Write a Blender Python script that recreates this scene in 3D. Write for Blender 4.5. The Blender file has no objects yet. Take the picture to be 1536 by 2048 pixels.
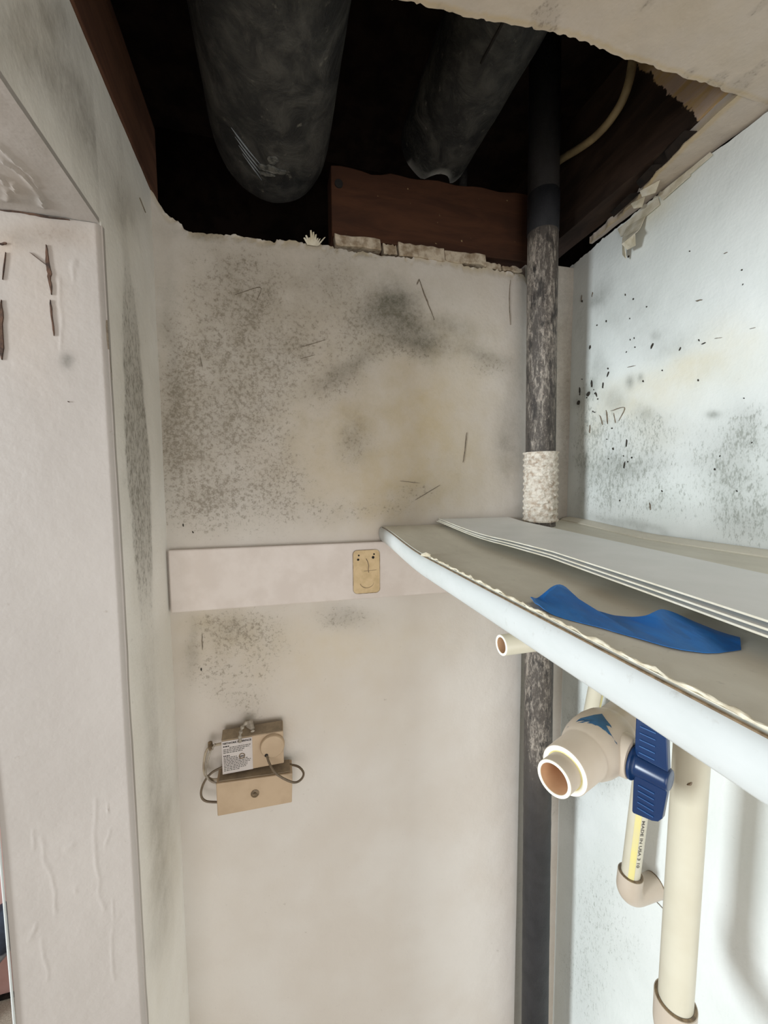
import bpy, math, random
import numpy as np
from mathutils import Vector, Matrix
H = 1.8                      # eye height: everything is written relative to it and lifted once at the end
SC = bpy.context.scene
COL = SC.collection
random.seed(4)

# ---------------------------------------------------------------- camera
cam = bpy.data.cameras.new('camera')
cam.sensor_fit = 'HORIZONTAL'
cam.sensor_width = 36.0
cam.lens = 18.50
cam.clip_start = 0.01
cam_o = bpy.data.objects.new('camera', cam)
COL.objects.link(cam_o)
_r = Vector((0.96450514, -0.26398599, -0.00642053))
_u = Vector((0.02571282, 0.06969067, 0.99723721))
_f = Vector((0.2628092, 0.96200551, -0.07400483))
cam_o.matrix_world = Matrix(((_r.x, _u.x, -_f.x, 0), (_r.y, _u.y, -_f.y, 0), (_r.z, _u.z, -_f.z, 0), (0, 0, 0, 1)))
SC.camera = cam_o

# ---------------------------------------------------------------- light and exposure
world = bpy.data.worlds.new('world')
SC.world = world
world.use_nodes = True
bg = world.node_tree.nodes['Background']
bg.inputs[0].default_value = (0.95, 0.97, 1.0, 1)
bg.inputs[1].default_value = 0.72

def area(name, loc, target, sx, sy, power, color):
    l = bpy.data.lights.new(name, 'AREA')
    l.shape = 'RECTANGLE'; l.size = sx; l.size_y = sy
    l.energy = power; l.color = color
    o = bpy.data.objects.new(name, l)
    o.location = loc
    o.rotation_euler = (Vector(target) - Vector(loc)).to_track_quat('-Z', 'Y').to_euler()
    COL.objects.link(o)
    return o
area('window_light', (-2.70, -0.46, -0.05), (0.45, 0.30, -0.22), 0.45, 1.05, 110, (0.87, 0.95, 1.0))
area('doorway_light', (-0.10, -1.7, -0.45), (0.1, 0.6, -0.3), 1.0, 1.5, 19, (1.0, 0.95, 0.91))

SC.view_settings.view_transform = 'Standard'
SC.view_settings.look = 'None'
SC.view_settings.exposure = -0.10
SC.view_settings.gamma = 1.0
SC.view_settings.use_curve_mapping = False

STAINS = {'back':{'speck':[[-0.04,0.298,22.2,-1.7,5.3,-34.6,0.45],[-0.068,0.255,22.0,0.0,1.8,-23.8,0.6],[-0.019,0.246,55.9,-37.2,-10.5,-16.7,0.75],[-0.125,0.116,37.3,-2.9,1.1,-12.9,0.95],[-0.121,0.047,30.3,-2.2,0.0,-20.4,0.9],[-0.054,0.077,15.9,0.0,0.0,-12.1,0.75],[-0.071,-0.023,13.0,0.0,0.0,-23.8,0.65],[-0.004,0.149,20.4,0.0,1.7,-23.8,0.6],[0.04,0.201,23.9,-1.7,2.1,-28.7,0.5],[0.097,0.154,16.5,9.5,22.2,-38.5,0.5],[0.119,0.058,35.7,0.0,0.0,-31.2,0.5],[0.129,0.244,20.8,0.0,1.4,-22.2,0.45],[-0.105,-0.03,28.6,0.0,0.0,-35.7,0.6],[0.006,0.005,23.8,-1.6,0.0,-14.8,0.5],[0.079,-0.041,13.3,-0.9,0.0,-44.4,0.4],[0.191,0.205,11.4,0.0,3.8,-60.6,0.5],[0.344,0.187,24.7,0.0,3.5,-62.5,0.6],[0.215,-0.012,17.9,0.0,0.0,-69.4,0.35],[0.085,0.304,22.2,0.0,3.8,-28.6,0.3],[-0.017,0.191,12.9,-0.9,0.8,-10.3,0.35],[0.19,-0.036,20.8,0.0,0.0,-53.3,0.3],[-0.064,-0.212,19.0,-1.3,-2.4,-33.2,0.7],[-0.093,-0.266,28.6,0.0,-1.6,-22.2,0.55],[-0.029,-0.25,23.7,-1.6,-1.6,-22.1,0.45],[0.1,-0.211,20.8,0.0,-6.3,-50.0,0.45],[-0.053,-0.325,28.6,0.0,-4.5,-31.3,0.4],[0.175,0.241,13.9,0.0,1.7,-26.7,0.35],[-0.084,0.186,19.2,0.0,2.0,-25.6,0.5]],
 'smear_shade':[[0.179,0.267,27.8,0.0,1.9,-29.6,0.85],[0.219,0.222,19.4,-11.1,-17.2,-41.2,0.85],[0.277,0.245,19.5,-4.5,-6.9,-59.0,0.35],[0.16,0.247,22.3,-1.5,2.2,-33.5,0.4],[0.375,0.053,50.5,0.0,1.0,-17.9,0.45],[0.105,0.17,14.5,8.5,43.6,-65.7,0.5],[0.115,0.073,41.7,0.0,1.7,-26.7,0.35],[0.326,0.21,19.3,-7.6,-12.7,-62.6,0.45],[0.07,0.296,20.6,-1.5,3.4,-24.1,0.2],[-0.042,0.257,14.0,0.0,0.8,-11.0,0.2],[-0.1,0.082,19.2,-1.4,0.0,-9.5,0.22],[0.39,0.17,55.6,0.0,0.4,-7.8,0.2],[0.1,-0.211,31.2,0.0,-6.3,-50.0,0.35],[-0.077,-0.215,23.8,0.0,-2.4,-33.3,0.25],[-0.132,0.169,109.9,0.0,0.6,-7.7,0.25],[-0.078,0.339,17.5,-2.8,7.4,-110.0,0.3],[0.115,0.343,16.8,-2.5,0.2,-101.0,0.25],[0.292,0.004,9.3,0.0,0.0,-20.8,0.12],[-0.123,-0.24,109.3,-7.3,-1.7,-22.1,0.35],[0.011,0.192,23.9,-1.7,1.7,-23.9,0.15],[0.053,0.152,3.2,0.0,0.0,-4.4,0.24],[0.129,0.288,3.2,0.0,0.8,-12.1,0.14]],
 'tan':[[0.075,0.182,2.8,0.0,0.3,-4.0,0.34],[0.232,0.107,11.4,0.0,0.0,-13.9,0.75],[0.182,0.004,10.7,0.0,-0.8,-13.9,0.8],[0.066,0.05,16.7,0.0,0.0,-13.3,0.4],[0.112,0.096,33.3,0.0,2.0,-29.6,0.6],[0.157,-0.035,20.8,0.0,-1.3,-20.8,0.5],[0.283,0.012,12.3,0.0,0.0,-17.9,0.5],[0.06,-0.252,5.1,0.0,-1.2,-17.9,0.45],[-0.091,-0.213,17.9,0.0,-1.6,-22.2,0.4],[0.043,-0.354,6.3,0.0,-2.8,-14.7,0.2],[0.273,0.21,9.8,0.0,1.2,-20.8,0.3]],
 'crack':[[[[0.2216,0.3134],[0.2314,0.2891],[0.238,0.2747],[0.2463,0.2542]],0.00125],[[[0.3031,0.081],[0.3006,0.0567],[0.2973,0.0322]],0.00108],[[[0.2216,0.3134],[0.2184,0.3042]],0.00156],[[[-0.0481,0.2632],[-0.0143,0.2768],[-0.0182,0.2593]],0.00066],[[[0.0394,0.1979],[0.0758,0.2112]],0.00064],[[[-0.109,-0.2177],[-0.1092,-0.2416]],0.00112],[[[-0.1122,-0.2684],[-0.1117,-0.2715]],0.0021],[[[-0.1278,-0.0564],[-0.1273,-0.0599]],0.00166],[[[-0.1159,-0.0674],[-0.1146,-0.0696]],0.0014],[[[0.1901,0.0025],[0.2234,-0.0008]],0.00056],[[[0.3772,0.3285],[0.376,0.2969],[0.3786,0.2574]],0.00085],[[[0.215,-0.028],[0.2574,-0.0043]],0.00057],[[[0.039,0.1815],[0.0608,0.1886]],0.00059],[[[-0.0967,0.1769],[-0.0941,0.1615]],0.00065]]},
'right':{'speck':[[0.494,0.002,-15.9,1.0,0.0,-15.6,0.85],[0.546,0.052,-31.7,0.0,1.4,-14.7,0.7],[0.445,0.044,-18.0,1.3,2.6,-20.6,0.5],[0.324,0.001,-28.6,0.0,0.0,-18.5,0.85],[0.346,0.036,-33.3,0.0,0.0,-36.4,0.5],[0.317,0.055,-44.4,0.0,5.1,-45.5,0.5],[0.312,-0.044,-37.0,0.0,0.0,-36.4,0.8],[0.412,-0.026,-17.8,1.4,-2.7,-38.3,0.4],[0.489,0.085,-16.0,1.1,5.0,-44.8,0.45],[0.561,0.136,-36.4,0.0,3.8,-20.8,0.35],[0.493,-0.468,-14.4,0.9,-14.7,-19.9,0.4],[0.571,-0.487,-25.7,1.4,-5.8,-8.5,0.4],[0.493,-0.696,-18.8,1.1,-12.2,-11.0,0.35],[0.53,-0.883,-16.2,0.9,-11.3,-8.6,0.4],[0.443,-0.725,-19.6,0.0,-20.2,-15.6,0.2]],
 'smear_shade':[[0.536,0.295,-43.2,-8.7,18.7,-34.1,0.45],[0.546,0.291,-81.5,5.1,39.3,-91.7,0.4],[0.536,0.179,-45.5,0.0,10.7,-35.7,0.35],[0.474,0.144,-111.9,-16.8,38.9,-103.3,0.75],[0.456,0.146,-178.6,0.0,35.7,-142.9,0.6],[0.499,0.124,-42.7,2.8,14.2,-67.6,0.45],[0.447,0.096,-57.6,4.1,15.1,-80.4,0.45],[0.357,0.079,-120.7,10.1,35.2,-211.3,0.7],[0.437,0.198,-136.8,10.5,52.6,-157.9,0.5],[0.477,0.024,-13.1,0.0,3.9,-66.7,0.35],[0.331,0.035,-20.4,1.7,1.7,-18.7,0.3],[0.494,0.009,-17.5,1.2,0.0,-22.2,0.25],[0.487,0.237,-19.0,1.3,10.6,-27.4,0.15],[0.415,0.178,-25.4,10.7,-3.1,-57.6,0.25],[0.565,-0.032,-86.7,5.1,-0.4,-9.8,0.3],[0.559,-0.479,-53.7,2.8,-3.4,-5.1,0.4],[0.553,0.215,-38.1,0.0,6.9,-20.8,0.2],[0.416,0.068,-23.8,0.0,5.1,-35.7,0.15],[0.488,-0.456,-25.2,1.6,-22.0,-29.9,0.3],[0.323,-0.022,-28.6,0.0,0.0,-30.3,0.2],[0.432,-0.068,-8.3,-1.6,13.8,-140.7,0.4],[0.552,0.147,-76.8,4.5,19.4,-85.2,0.6],[0.574,0.135,-88.1,5.2,21.6,-99.3,0.6],[0.543,0.158,-107.4,6.7,21.6,-90.6,0.5],[0.462,0.242,-7.2,0.5,5.0,-11.3,0.17],[0.342,0.348,-16.7,0.0,16.2,-20.2,0.14],[0.578,0.273,-63.6,3.7,3.9,-10.0,0.15]],  # the last broad blobs darken the upper wall
 'tan':[[0.393,0.14,-19.2,7.2,-5.3,-31.0,0.5],[0.473,0.118,-13.1,0.0,5.0,-28.6,0.4],[0.337,0.147,-28.6,0.0,7.8,-26.0,0.3],[0.548,0.085,-31.7,0.0,2.8,-19.6,0.3],[0.438,0.064,-22.4,1.6,4.8,-36.1,0.25],[0.453,0.37,-28.3,18.9,-9.4,-33.0,0.5],[0.412,0.386,-38.5,21.8,-12.6,-54.4,0.4]],
 'crack':[[[[0.5128,0.1693],[0.5154,0.1631]],0.00257],[[[0.5229,0.1557],[0.5235,0.1474]],0.00209],[[[0.5468,0.1639],[0.5464,0.155]],0.00368],[[[0.5525,0.1467],[0.5545,0.143]],0.00572],[[[0.5745,0.1363],[0.5755,0.1323]],0.0059],[[[0.4393,0.1873],[0.4413,0.1826]],0.00248],[[[0.3689,0.1658],[0.3729,0.1654]],0.00144],[[[0.3996,0.1698],[0.4013,0.1666]],0.00129],[[[0.5731,0.1587],[0.5727,0.1502]],0.0024],[[[0.5375,0.1434],[0.5352,0.1366]],0.00199],[[[0.5524,0.2215],[0.5533,0.2178]],0.00375],[[[0.515,0.1116],[0.5112,0.0894]],0.00154],[[[0.5063,0.1085],[0.4808,0.1092],[0.4907,0.0909]],0.00111],[[[0.5277,0.1059],[0.521,0.0892]],0.0014],[[[0.5005,0.1045],[0.496,0.0887]],0.00103],[[[0.5481,0.093],[0.5475,0.0799]],0.00143],[[[0.4751,0.0608],[0.4756,0.0513]],0.00191],[[[0.4334,-0.03],[0.4314,-0.0403]],0.00158],[[[0.4771,0.0278],[0.4785,0.0204]],0.00175],[[[0.3834,0.2202],[0.3751,0.2184]],0.00107],[[[0.5507,0.306],[0.5525,0.299]],0.00128],[[[0.5748,0.312],[0.5755,0.3009]],0.00116],[[[0.4791,0.1668],[0.4648,0.1657]],0.00063],[[[0.3588,0.167],[0.3506,0.1653]],0.00066],[[[0.323,0.1648],[0.3174,0.1643]],0.0004],[[[0.3989,-0.5929],[0.3876,-0.5918],[0.3802,-0.5947]],0.00075],[[[0.4835,-0.0285],[0.4834,-0.03]],0.00166],[[[0.5566,0.1394],[0.5565,0.1386]],0.00183],[[[0.5568,0.1452],[0.5568,0.1443]],0.00171],[[[0.5396,0.1431],[0.5395,0.1415]],0.0012],[[[0.5426,0.1148],[0.5415,0.113]],0.00157],[[[0.5419,0.1492],[0.5419,0.1484]],0.0012],[[[0.5329,0.133],[0.5329,0.1314]],0.00178],[[[0.5691,0.1726],[0.5679,0.1715]],0.00116],[[[0.5383,0.1125],[0.5382,0.1117]],0.00184],[[[0.5727,0.1494],[0.5726,0.1469]],0.00147],[[[0.5733,0.3024],[0.5732,0.2999]],0.00145],[[[0.4781,0.2369],[0.478,0.2355]],0.001],[[[0.5211,0.2499],[0.521,0.2476]],0.00171],[[[0.4734,0.2623],[0.4733,0.2608]],0.00155],[[[0.451,0.2418],[0.4509,0.2411]],0.00163],[[[0.4875,0.2748],[0.4874,0.2726]],0.00087],[[[0.539,0.2498],[0.54,0.2494]],0.00207],[[[0.4758,0.2064],[0.4757,0.2043]],0.00091],[[[0.515,0.1759],[0.5139,0.1741]],0.00205],[[[0.4517,0.1413],[0.4516,0.1393]],0.00182],[[[0.4236,0.1482],[0.4235,0.1469]],0.00125],[[[0.4811,0.1903],[0.4819,0.1892]],0.00131],[[[0.4692,0.2063],[0.4691,0.2041]],0.00093],[[[0.3774,0.1722],[0.3767,0.1702]],0.00101],[[[0.5078,0.0356],[0.5068,0.0347]],0.00105],[[[0.4777,0.0204],[0.4776,0.0196]],0.00091],[[[0.472,0.029],[0.4719,0.0283]],0.00191],[[[0.5121,0.0662],[0.5121,0.0655]],0.00137],[[[0.4165,-0.0129],[0.4157,-0.0143]],0.00129],[[[0.4654,0.0352],[0.4654,0.0337]],0.00179],[[[0.4802,0.0384],[0.4793,0.0368]],0.00106],[[[0.5,0.0512],[0.4989,0.0488]],0.00206],[[[0.5023,0.082],[0.5032,0.0813]],0.00197],[[[0.3509,0.0143],[0.3508,0.0125]],0.0014],[[[0.3248,0.0912],[0.3243,0.0906]],0.00095],[[[0.3457,0.0293],[0.3461,0.0281]],0.00087],[[[0.3755,0.1239],[0.3754,0.122]],0.00159],[[[0.3141,0.0418],[0.3145,0.0407]],0.00072],[[[0.3263,-0.0114],[0.3257,-0.0125]],0.00096],[[[0.4839,0.3264],[0.4847,0.3254]],0.00197],[[[0.394,0.2846],[0.3939,0.284]],0.0014],[[[0.4677,0.1925],[0.4668,0.1915]],0.00132],[[[0.332,0.2163],[0.3325,0.2154]],0.00068],[[[0.3339,0.2325],[0.3343,0.2317]],0.00132],[[[0.354,0.2597],[0.3498,0.2596]],0.00049]]},
'strip':{'speck':[[0.507,0.175,24.0,-4.0,5.7,-16.1,0.7],[0.504,0.093,24.0,-4.0,2.8,-15.6,0.9],[0.501,0.01,23.4,-4.3,0.5,-15.2,0.95],[0.503,-0.063,23.5,-2.0,-2.9,-20.6,0.85],[0.506,0.212,28.6,-2.4,13.1,-28.9,0.55],[0.515,-0.018,27.6,-4.6,-0.8,-27.6,0.6],[0.516,-0.185,20.3,-3.4,-7.9,-19.5,0.3]],
 'smear_shade':[[0.498,0.285,0.1,32.5,32.2,-40.8,0.65],[0.473,0.293,-6.5,52.7,25.2,-27.1,0.6],[0.43,0.306,-5.9,46.5,26.4,-26.0,0.5],[0.383,0.309,-11.3,49.2,39.8,-34.2,0.4],[0.503,0.147,26.9,-4.9,5.0,-14.9,0.4],[0.5,0.027,25.5,-4.6,0.7,-11.5,0.5],[0.502,-0.103,28.2,-5.1,-4.1,-17.4,0.35],[0.51,-0.226,20.8,-1.9,-6.2,-13.4,0.35],[0.518,-0.422,18.3,-3.1,-10.8,-12.1,0.7],[0.513,-0.517,21.4,-3.9,-16.4,-15.2,0.65],[0.51,-0.319,27.0,-4.5,-8.4,-12.5,0.45],[0.337,0.308,12.0,-1.7,22.2,-22.2,0.5],[0.427,0.325,-3.3,17.1,12.4,-11.6,0.38],[0.37,0.349,-14.2,64.3,56.2,-43.1,0.3],[0.594,0.289,38.3,-5.5,6.6,-12.8,0.2],[0.477,-0.541,30.3,-6.1,-39.8,-32.0,0.4],[0.527,0.324,-5.6,60.0,21.9,-25.9,0.35]],
 'tan':[[0.533,-0.469,14.0,-2.3,-11.7,-11.9,0.4],[0.505,0.279,23.5,-4.3,21.4,-34.2,0.3],[0.336,0.301,32.9,-4.7,45.8,-42.3,0.3]],
 'crack':[[[[0.56,0.3435],[0.5821,0.3402]],0.00075],[[[0.4374,0.1538],[0.4381,0.1267],[0.4413,0.0997]],0.00057]]},
'jamb':{'speck':[[-0.181,0.223,41.7,0.0,10.4,-83.3,0.2]],
 'smear_shade':[[-0.182,0.113,192.3,0.0,18.5,-148.1,0.95],[-0.203,0.22,41.7,0.0,12.5,-100.0,0.3],[-0.173,0.225,62.5,0.0,9.3,-74.1,0.2],[-0.231,0.136,208.3,0.0,5.2,-41.7,0.4]],
 'tan':[[-0.207,0.164,41.7,0.0,1.6,-12.5,0.2],[-0.223,0.205,145.5,-18.2,12.1,-84.8,0.5],[-0.189,0.222,20.8,0.0,9.3,-74.1,0.3]],
 'crack':[[[[-0.1916,0.2133],[-0.1911,0.1963],[-0.1904,0.1835],[-0.1907,0.1705]],0.00158],[[[-0.1914,0.166],[-0.1909,0.1487],[-0.1901,0.1347]],0.00066],[[[-0.2282,0.1619],[-0.2291,0.1363],[-0.2308,0.1105]],0.00171],[[[-0.2259,0.2083],[-0.2208,0.2107]],0.00109],[[[-0.2044,0.2051],[-0.1919,0.1953]],0.00028],[[[-0.1826,0.0766],[-0.1822,0.0762]],0.00083],[[[-0.222,0.2026],[-0.2257,0.1791]],0.00038],[[[-0.2241,0.2371],[-0.2097,0.2378],[-0.1914,0.2371],[-0.1725,0.2371]],0.00084]],
 'ridge':[[[[-0.1819,-0.3136],[-0.1842,-0.3664],[-0.1843,-0.4097],[-0.1811,-0.4327]],0.00288],[[[-0.174,-0.3637],[-0.1697,-0.3486]],0.00194],[[[-0.1735,-0.424],[-0.1737,-0.4462]],0.002],[[[-0.2288,-0.344],[-0.2254,-0.3763],[-0.2216,-0.4039],[-0.221,-0.4228]],0.00316],[[[-0.233,-0.3326],[-0.2374,-0.3521]],0.00225],[[[-0.2099,-0.3595],[-0.2033,-0.3559]],0.00326],[[[-0.2047,-0.4036],[-0.204,-0.406]],0.00291],[[[-0.1738,-0.4573],[-0.1753,-0.5134]],0.00251],[[[-0.2337,-0.4482],[-0.2322,-0.4923]],0.00281],[[[-0.1831,0.1844],[-0.1858,0.1227]],0.00249],[[[-0.1705,0.2034],[-0.1734,0.1856]],0.0025],[[[-0.1714,-0.3213],[-0.1714,-0.3294]],0.00146],[[[-0.2389,-0.4305],[-0.2438,-0.4448]],0.00329]]},
'soffit':{'speck':[],'smear_shade':[[-0.193,0.415,41.7,20.8,23.8,107.1,0.25]],
 'tan':[[-0.194,0.403,57.1,28.6,13.6,54.4,0.2]],
 'crack':[],'ridge':[[[[-0.18,0.3547],[-0.1786,0.3685],[-0.1764,0.3826],[-0.1783,0.3964]],0.00224],[[[-0.1892,0.3713],[-0.1851,0.3749],[-0.182,0.384],[-0.1841,0.398],[-0.1844,0.4126]],0.00244],[[[-0.1986,0.3884],[-0.1997,0.3993]],0.00216],[[[-0.1847,0.4096],[-0.1875,0.4227]],0.00235],[[[-0.1942,0.3952],[-0.1971,0.4071]],0.00216],[[[-0.2032,0.4058],[-0.2125,0.42]],0.0024]]}}

# ---------------------------------------------------------------- small numpy noise
def _hash(ix, iy, s):
    n = (ix.astype(np.int64) * 374761393 + iy.astype(np.int64) * 668265263 + s * 974634777) & 0x7fffffff
    n = ((n ^ (n >> 13)) * 1274126177) & 0x7fffffff
    return ((n ^ (n >> 16)) & 0xffff) / 65535.0
def vnoise(x, y, s=0):
    x = np.asarray(x, float); y = np.asarray(y, float)
    ix = np.floor(x); iy = np.floor(y); fx = x - ix; fy = y - iy
    fx = fx * fx * (3 - 2 * fx); fy = fy * fy * (3 - 2 * fy)
    a = _hash(ix, iy, s); b = _hash(ix + 1, iy, s); c = _hash(ix, iy + 1, s); d = _hash(ix + 1, iy + 1, s)
    return (a * (1 - fx) + b * fx) * (1 - fy) + (c * (1 - fx) + d * fx) * fy
def fbm(x, y, s=0, o=4):
    t = 0; a = .5
    for k in range(o):
        t = t + a * vnoise(x * 2 ** k, y * 2 ** k, s + k); a *= .5
    return t / (1 - .5 ** o)

# ---------------------------------------------------------------- materials
def srgb(r, g, b):
    f = lambda c: (c / 255 / 12.92) if c / 255 <= .04045 else ((c / 255 + .055) / 1.055) ** 2.4
    return (f(r), f(g), f(b), 1)
class NT:
    def __init__(s, name):
        s.m = bpy.data.materials.new(name); s.m.use_nodes = True
        s.t = s.m.node_tree; s.b = s.t.nodes['Principled BSDF']
        s.co = s.t.nodes.new('ShaderNodeTexCoord').outputs['Object']
    def link(s, v, sock):
        if hasattr(v, 'is_linked') or isinstance(v, bpy.types.NodeSocket): s.t.links.new(v, sock)
        else: sock.default_value = v
    def attr(s, n):
        a = s.t.nodes.new('ShaderNodeAttribute'); a.attribute_name = n; return a.outputs['Fac']
    def scale(s, v):
        n = s.t.nodes.new('ShaderNodeVectorMath'); n.operation = 'MULTIPLY'
        s.t.links.new(s.co, n.inputs[0]); n.inputs[1].default_value = v; return n.outputs[0]
    def noise(s, sc, det=3, rough=.55, vec=None, dist=0):
        n = s.t.nodes.new('ShaderNodeTexNoise'); n.inputs['Scale'].default_value = sc
        n.inputs['Detail'].default_value = det; n.inputs['Roughness'].default_value = rough
        n.inputs['Distortion'].default_value = dist
        s.t.links.new(vec or s.co, n.inputs['Vector']); return n.outputs[0]
    def voro(s, sc, vec=None, feat='F1'):
        n = s.t.nodes.new('ShaderNodeTexVoronoi'); n.feature = feat
        n.inputs['Scale'].default_value = sc
        s.t.links.new(vec or s.co, n.inputs['Vector']); return n.outputs['Distance']
    def math(s, op, a, b=0.0, c=None):
        n = s.t.nodes.new('ShaderNodeMath'); n.operation = op
        s.link(a, n.inputs[0]); s.link(b, n.inputs[1])
        if c is not None: s.link(c, n.inputs[2])
        return n.outputs[0]
    def step(s, v, lo, hi, a=0.0, b=1.0):
        n = s.t.nodes.new('ShaderNodeMapRange'); n.interpolation_type = 'SMOOTHSTEP'
        s.link(v, n.inputs[0]); s.link(lo, n.inputs[1]); s.link(hi, n.inputs[2])
        n.inputs[3].default_value = a; n.inputs[4].default_value = b; return n.outputs[0]
    def mix(s, f, a, b):
        n = s.t.nodes.new('ShaderNodeMix'); n.data_type = 'RGBA'
        s.link(f, n.inputs[0]); s.link(a, n.inputs[6]); s.link(b, n.inputs[7]); return n.outputs[2]
    def bump(s, h, st, d=.002):
        n = s.t.nodes.new('ShaderNodeBump'); n.inputs['Strength'].default_value = st; n.inputs['Distance'].default_value = d
        s.t.links.new(h, n.inputs['Height']); s.t.links.new(n.outputs[0], s.b.inputs['Normal'])
    def fin(s, col, rough=.6, spec=.5, metal=0.):
        s.link(col, s.b.inputs['Base Color']); s.link(rough, s.b.inputs['Roughness'])
        s.b.inputs['Specular IOR Level'].default_value = spec; s.b.inputs['Metallic'].default_value = metal
        return s.m

def mat_wall(name, paint, paint2, mould=(82, 74, 62), smear_shade=(62, 63, 52), tan=(190, 165, 118), sc=(1, 1, 1), grain=1., rough=.55, op=.6):
    """aged white paint; the mould, smears with some painted shade, tan stains and gouges come from the mesh's own stain attributes"""
    n = NT(name); v = n.scale(sc)
    sp, sm, ta, cr = n.attr('speck'), n.attr('smear_shade'), n.attr('tan'), n.attr('crack')
    big = n.noise(5, 3, .6); mid = n.noise(34, 4, .6)
    fine = n.math('ADD', n.math('MULTIPLY', n.noise(185 * grain, 2.0, .58, v), .58), n.math('MULTIPLY', n.noise(500 * grain, 2, .6, v), .42))
    col = n.mix(n.step(big, .35, .65), srgb(*paint), srgb(*paint2))
    col = n.mix(n.math('MULTIPLY', n.math('MULTIPLY', ta, n.step(mid, .2, .7, .55, 1.)), .75), col, srgb(*tan))
    s2 = n.math('MULTIPLY', sm, n.math('ADD', n.math('MULTIPLY', fine, .9), n.math('MULTIPLY', mid, .6)))
    col = n.mix(n.math('MINIMUM', n.math('MULTIPLY', s2, 1.0), .9), col, srgb(*smear_shade))
    thr = n.math('SUBTRACT', .60, n.math('MULTIPLY', sp, .20))
    k = n.step(fine, thr, n.math('ADD', thr, .20))
    k = n.math('MULTIPLY', k, n.math('MINIMUM', n.math('MULTIPLY', sp, 1.5), op))
    col = n.mix(n.math('MULTIPLY', sp, .32), col, srgb(*mould))
    col = n.mix(k, col, srgb(*mould))
    dirt = n.step(n.noise(95, 4, .7), .66, .80, 0., .35)
    col = n.mix(dirt, col, srgb(120, 108, 92))
    col = n.mix(n.step(cr, .25, .6, 0., .93), col, srgb(44, 33, 25))
    n.bump(n.math('ADD', n.math('ADD', n.math('MULTIPLY', n.noise(26, 4, .6), 1.0), n.math('MULTIPLY', n.noise(240, 2), .12)), n.math('MULTIPLY', cr, -1.2)), .35, .004)
    return n.fin(col, rough, .35)

def mat_plain(name, c1, c2, sc=40, rough=.5, bump=.1, spec=.5, det=4, lo=.35, hi=.65, vec=None, bd=.001):
    n = NT(name); v = n.scale(vec) if vec else None
    f = n.noise(sc, det, .6, v)
    if bump: n.bump(f, bump, bd)
    return n.fin(n.mix(n.step(f, lo, hi), srgb(*c1), srgb(*c2)), rough, spec)

M = {}
M['back'] = mat_wall('mouldy_beige_paint', (205, 198, 190), (199, 190, 180), mould=(108, 98, 80), tan=(196, 176, 136), smear_shade=(74, 73, 60))
M['left'] = mat_wall('grey_green_paint', (240, 234, 226), (233, 226, 216), mould=(98, 90, 76), smear_shade=(104, 95, 82), sc=(1, 1.2, .6), tan=(180, 165, 135))
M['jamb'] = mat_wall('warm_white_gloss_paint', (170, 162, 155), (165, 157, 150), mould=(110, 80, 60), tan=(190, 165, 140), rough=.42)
M['right'] = mat_wall('cool_white_paint', (222, 225, 222), (215, 219, 215), mould=(122, 125, 115), smear_shade=(104, 106, 98), tan=(212, 194, 146), sc=(1, 1, .42), grain=1.7, op=.62)
M['ceil'] = mat_wall('stained_ceiling_paint', (198, 187, 178), (190, 180, 169), mould=(120, 108, 96))
M['cleat'] = mat_plain('cleat_paint', (212, 201, 193), (204, 192, 183), 25, .55, .25)
M['gyps'] = mat_plain('torn_gypsum', (186, 172, 152), (136, 118, 96), 70, .9, .8, .2, bd=.004)
M['paper'] = mat_plain('torn_paper', (212, 205, 188), (186, 176, 152), 60, .85, .3, .2)
M['darkpaper'] = mat_plain('blackened_paper', (40, 32, 27), (24, 20, 18), 60, .9, .4, .2)
M['patch'] = mat_plain('tan_filler', (206, 180, 138), (190, 164, 122), 60, .6, .2)
M['scr'] = mat_plain('scratch_brown', (128, 116, 100), (100, 90, 76), 200, .9, 0)
M['gouge'] = mat_plain('bare_brown_gouge', (92, 66, 50), (50, 36, 28), 160, .9, .3)
M['spot'] = mat_plain('mould_black', (58, 52, 42), (36, 32, 26), 300, .9, 0)
M['dark'] = mat_plain('dark_hole', (26, 20, 16), (16, 12, 10), 60, .9, 0)
def mat_wood(name, c1, c2, c3, vec, spots=True):
    n = NT(name); v = n.scale(vec)
    g = n.noise(30, 5, .65, v, .6); col = n.mix(n.step(g, .3, .7), srgb(*c1), srgb(*c2))
    col = n.mix(n.step(n.noise(9, 4, .6), .5, .75, 0, .8), col, srgb(*c3))
    if spots: col = n.mix(n.step(n.noise(110, 2, .5), .72, .80, 0, .5), col, srgb(190, 165, 120))
    n.bump(g, .3, .002); return n.fin(col, .8, .2)
M['wood'] = mat_wood('old_red_brown_wood', (74, 46, 30), (56, 34, 23), (44, 30, 22), (.25, 1, 1.6))
M['woodY'] = mat_wood('old_brown_wood', (98, 66, 48), (74, 48, 36), (52, 36, 28), (1, .2, 1.6), False)
def mat_joist():
    n = NT('blackened_joist'); v = n.scale((1, .3, 1.4)); g = n.noise(34, 5, .65, v, .5)
    base = n.mix(n.step(g, .3, .7), srgb(62, 47, 38), srgb(40, 31, 26))
    clean = n.mix(n.step(g, .4, .65), srgb(196, 164, 118), srgb(196, 172, 154))
    f = n.attr('clean'); f = n.step(n.math('ADD', f, n.math('MULTIPLY', n.math('SUBTRACT', n.noise(60, 3, .6), .5), .8)), .48, .54)
    n.bump(g, .4, .002); return n.fin(n.mix(f, base, clean), .8, .2)
M['joist'] = mat_joist()
M['cavity'] = mat_plain('dark_cavity_boards', (40, 30, 24), (24, 18, 15), 20, .95, .2, .1)  # plain dark lining of the closed cavity
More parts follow.
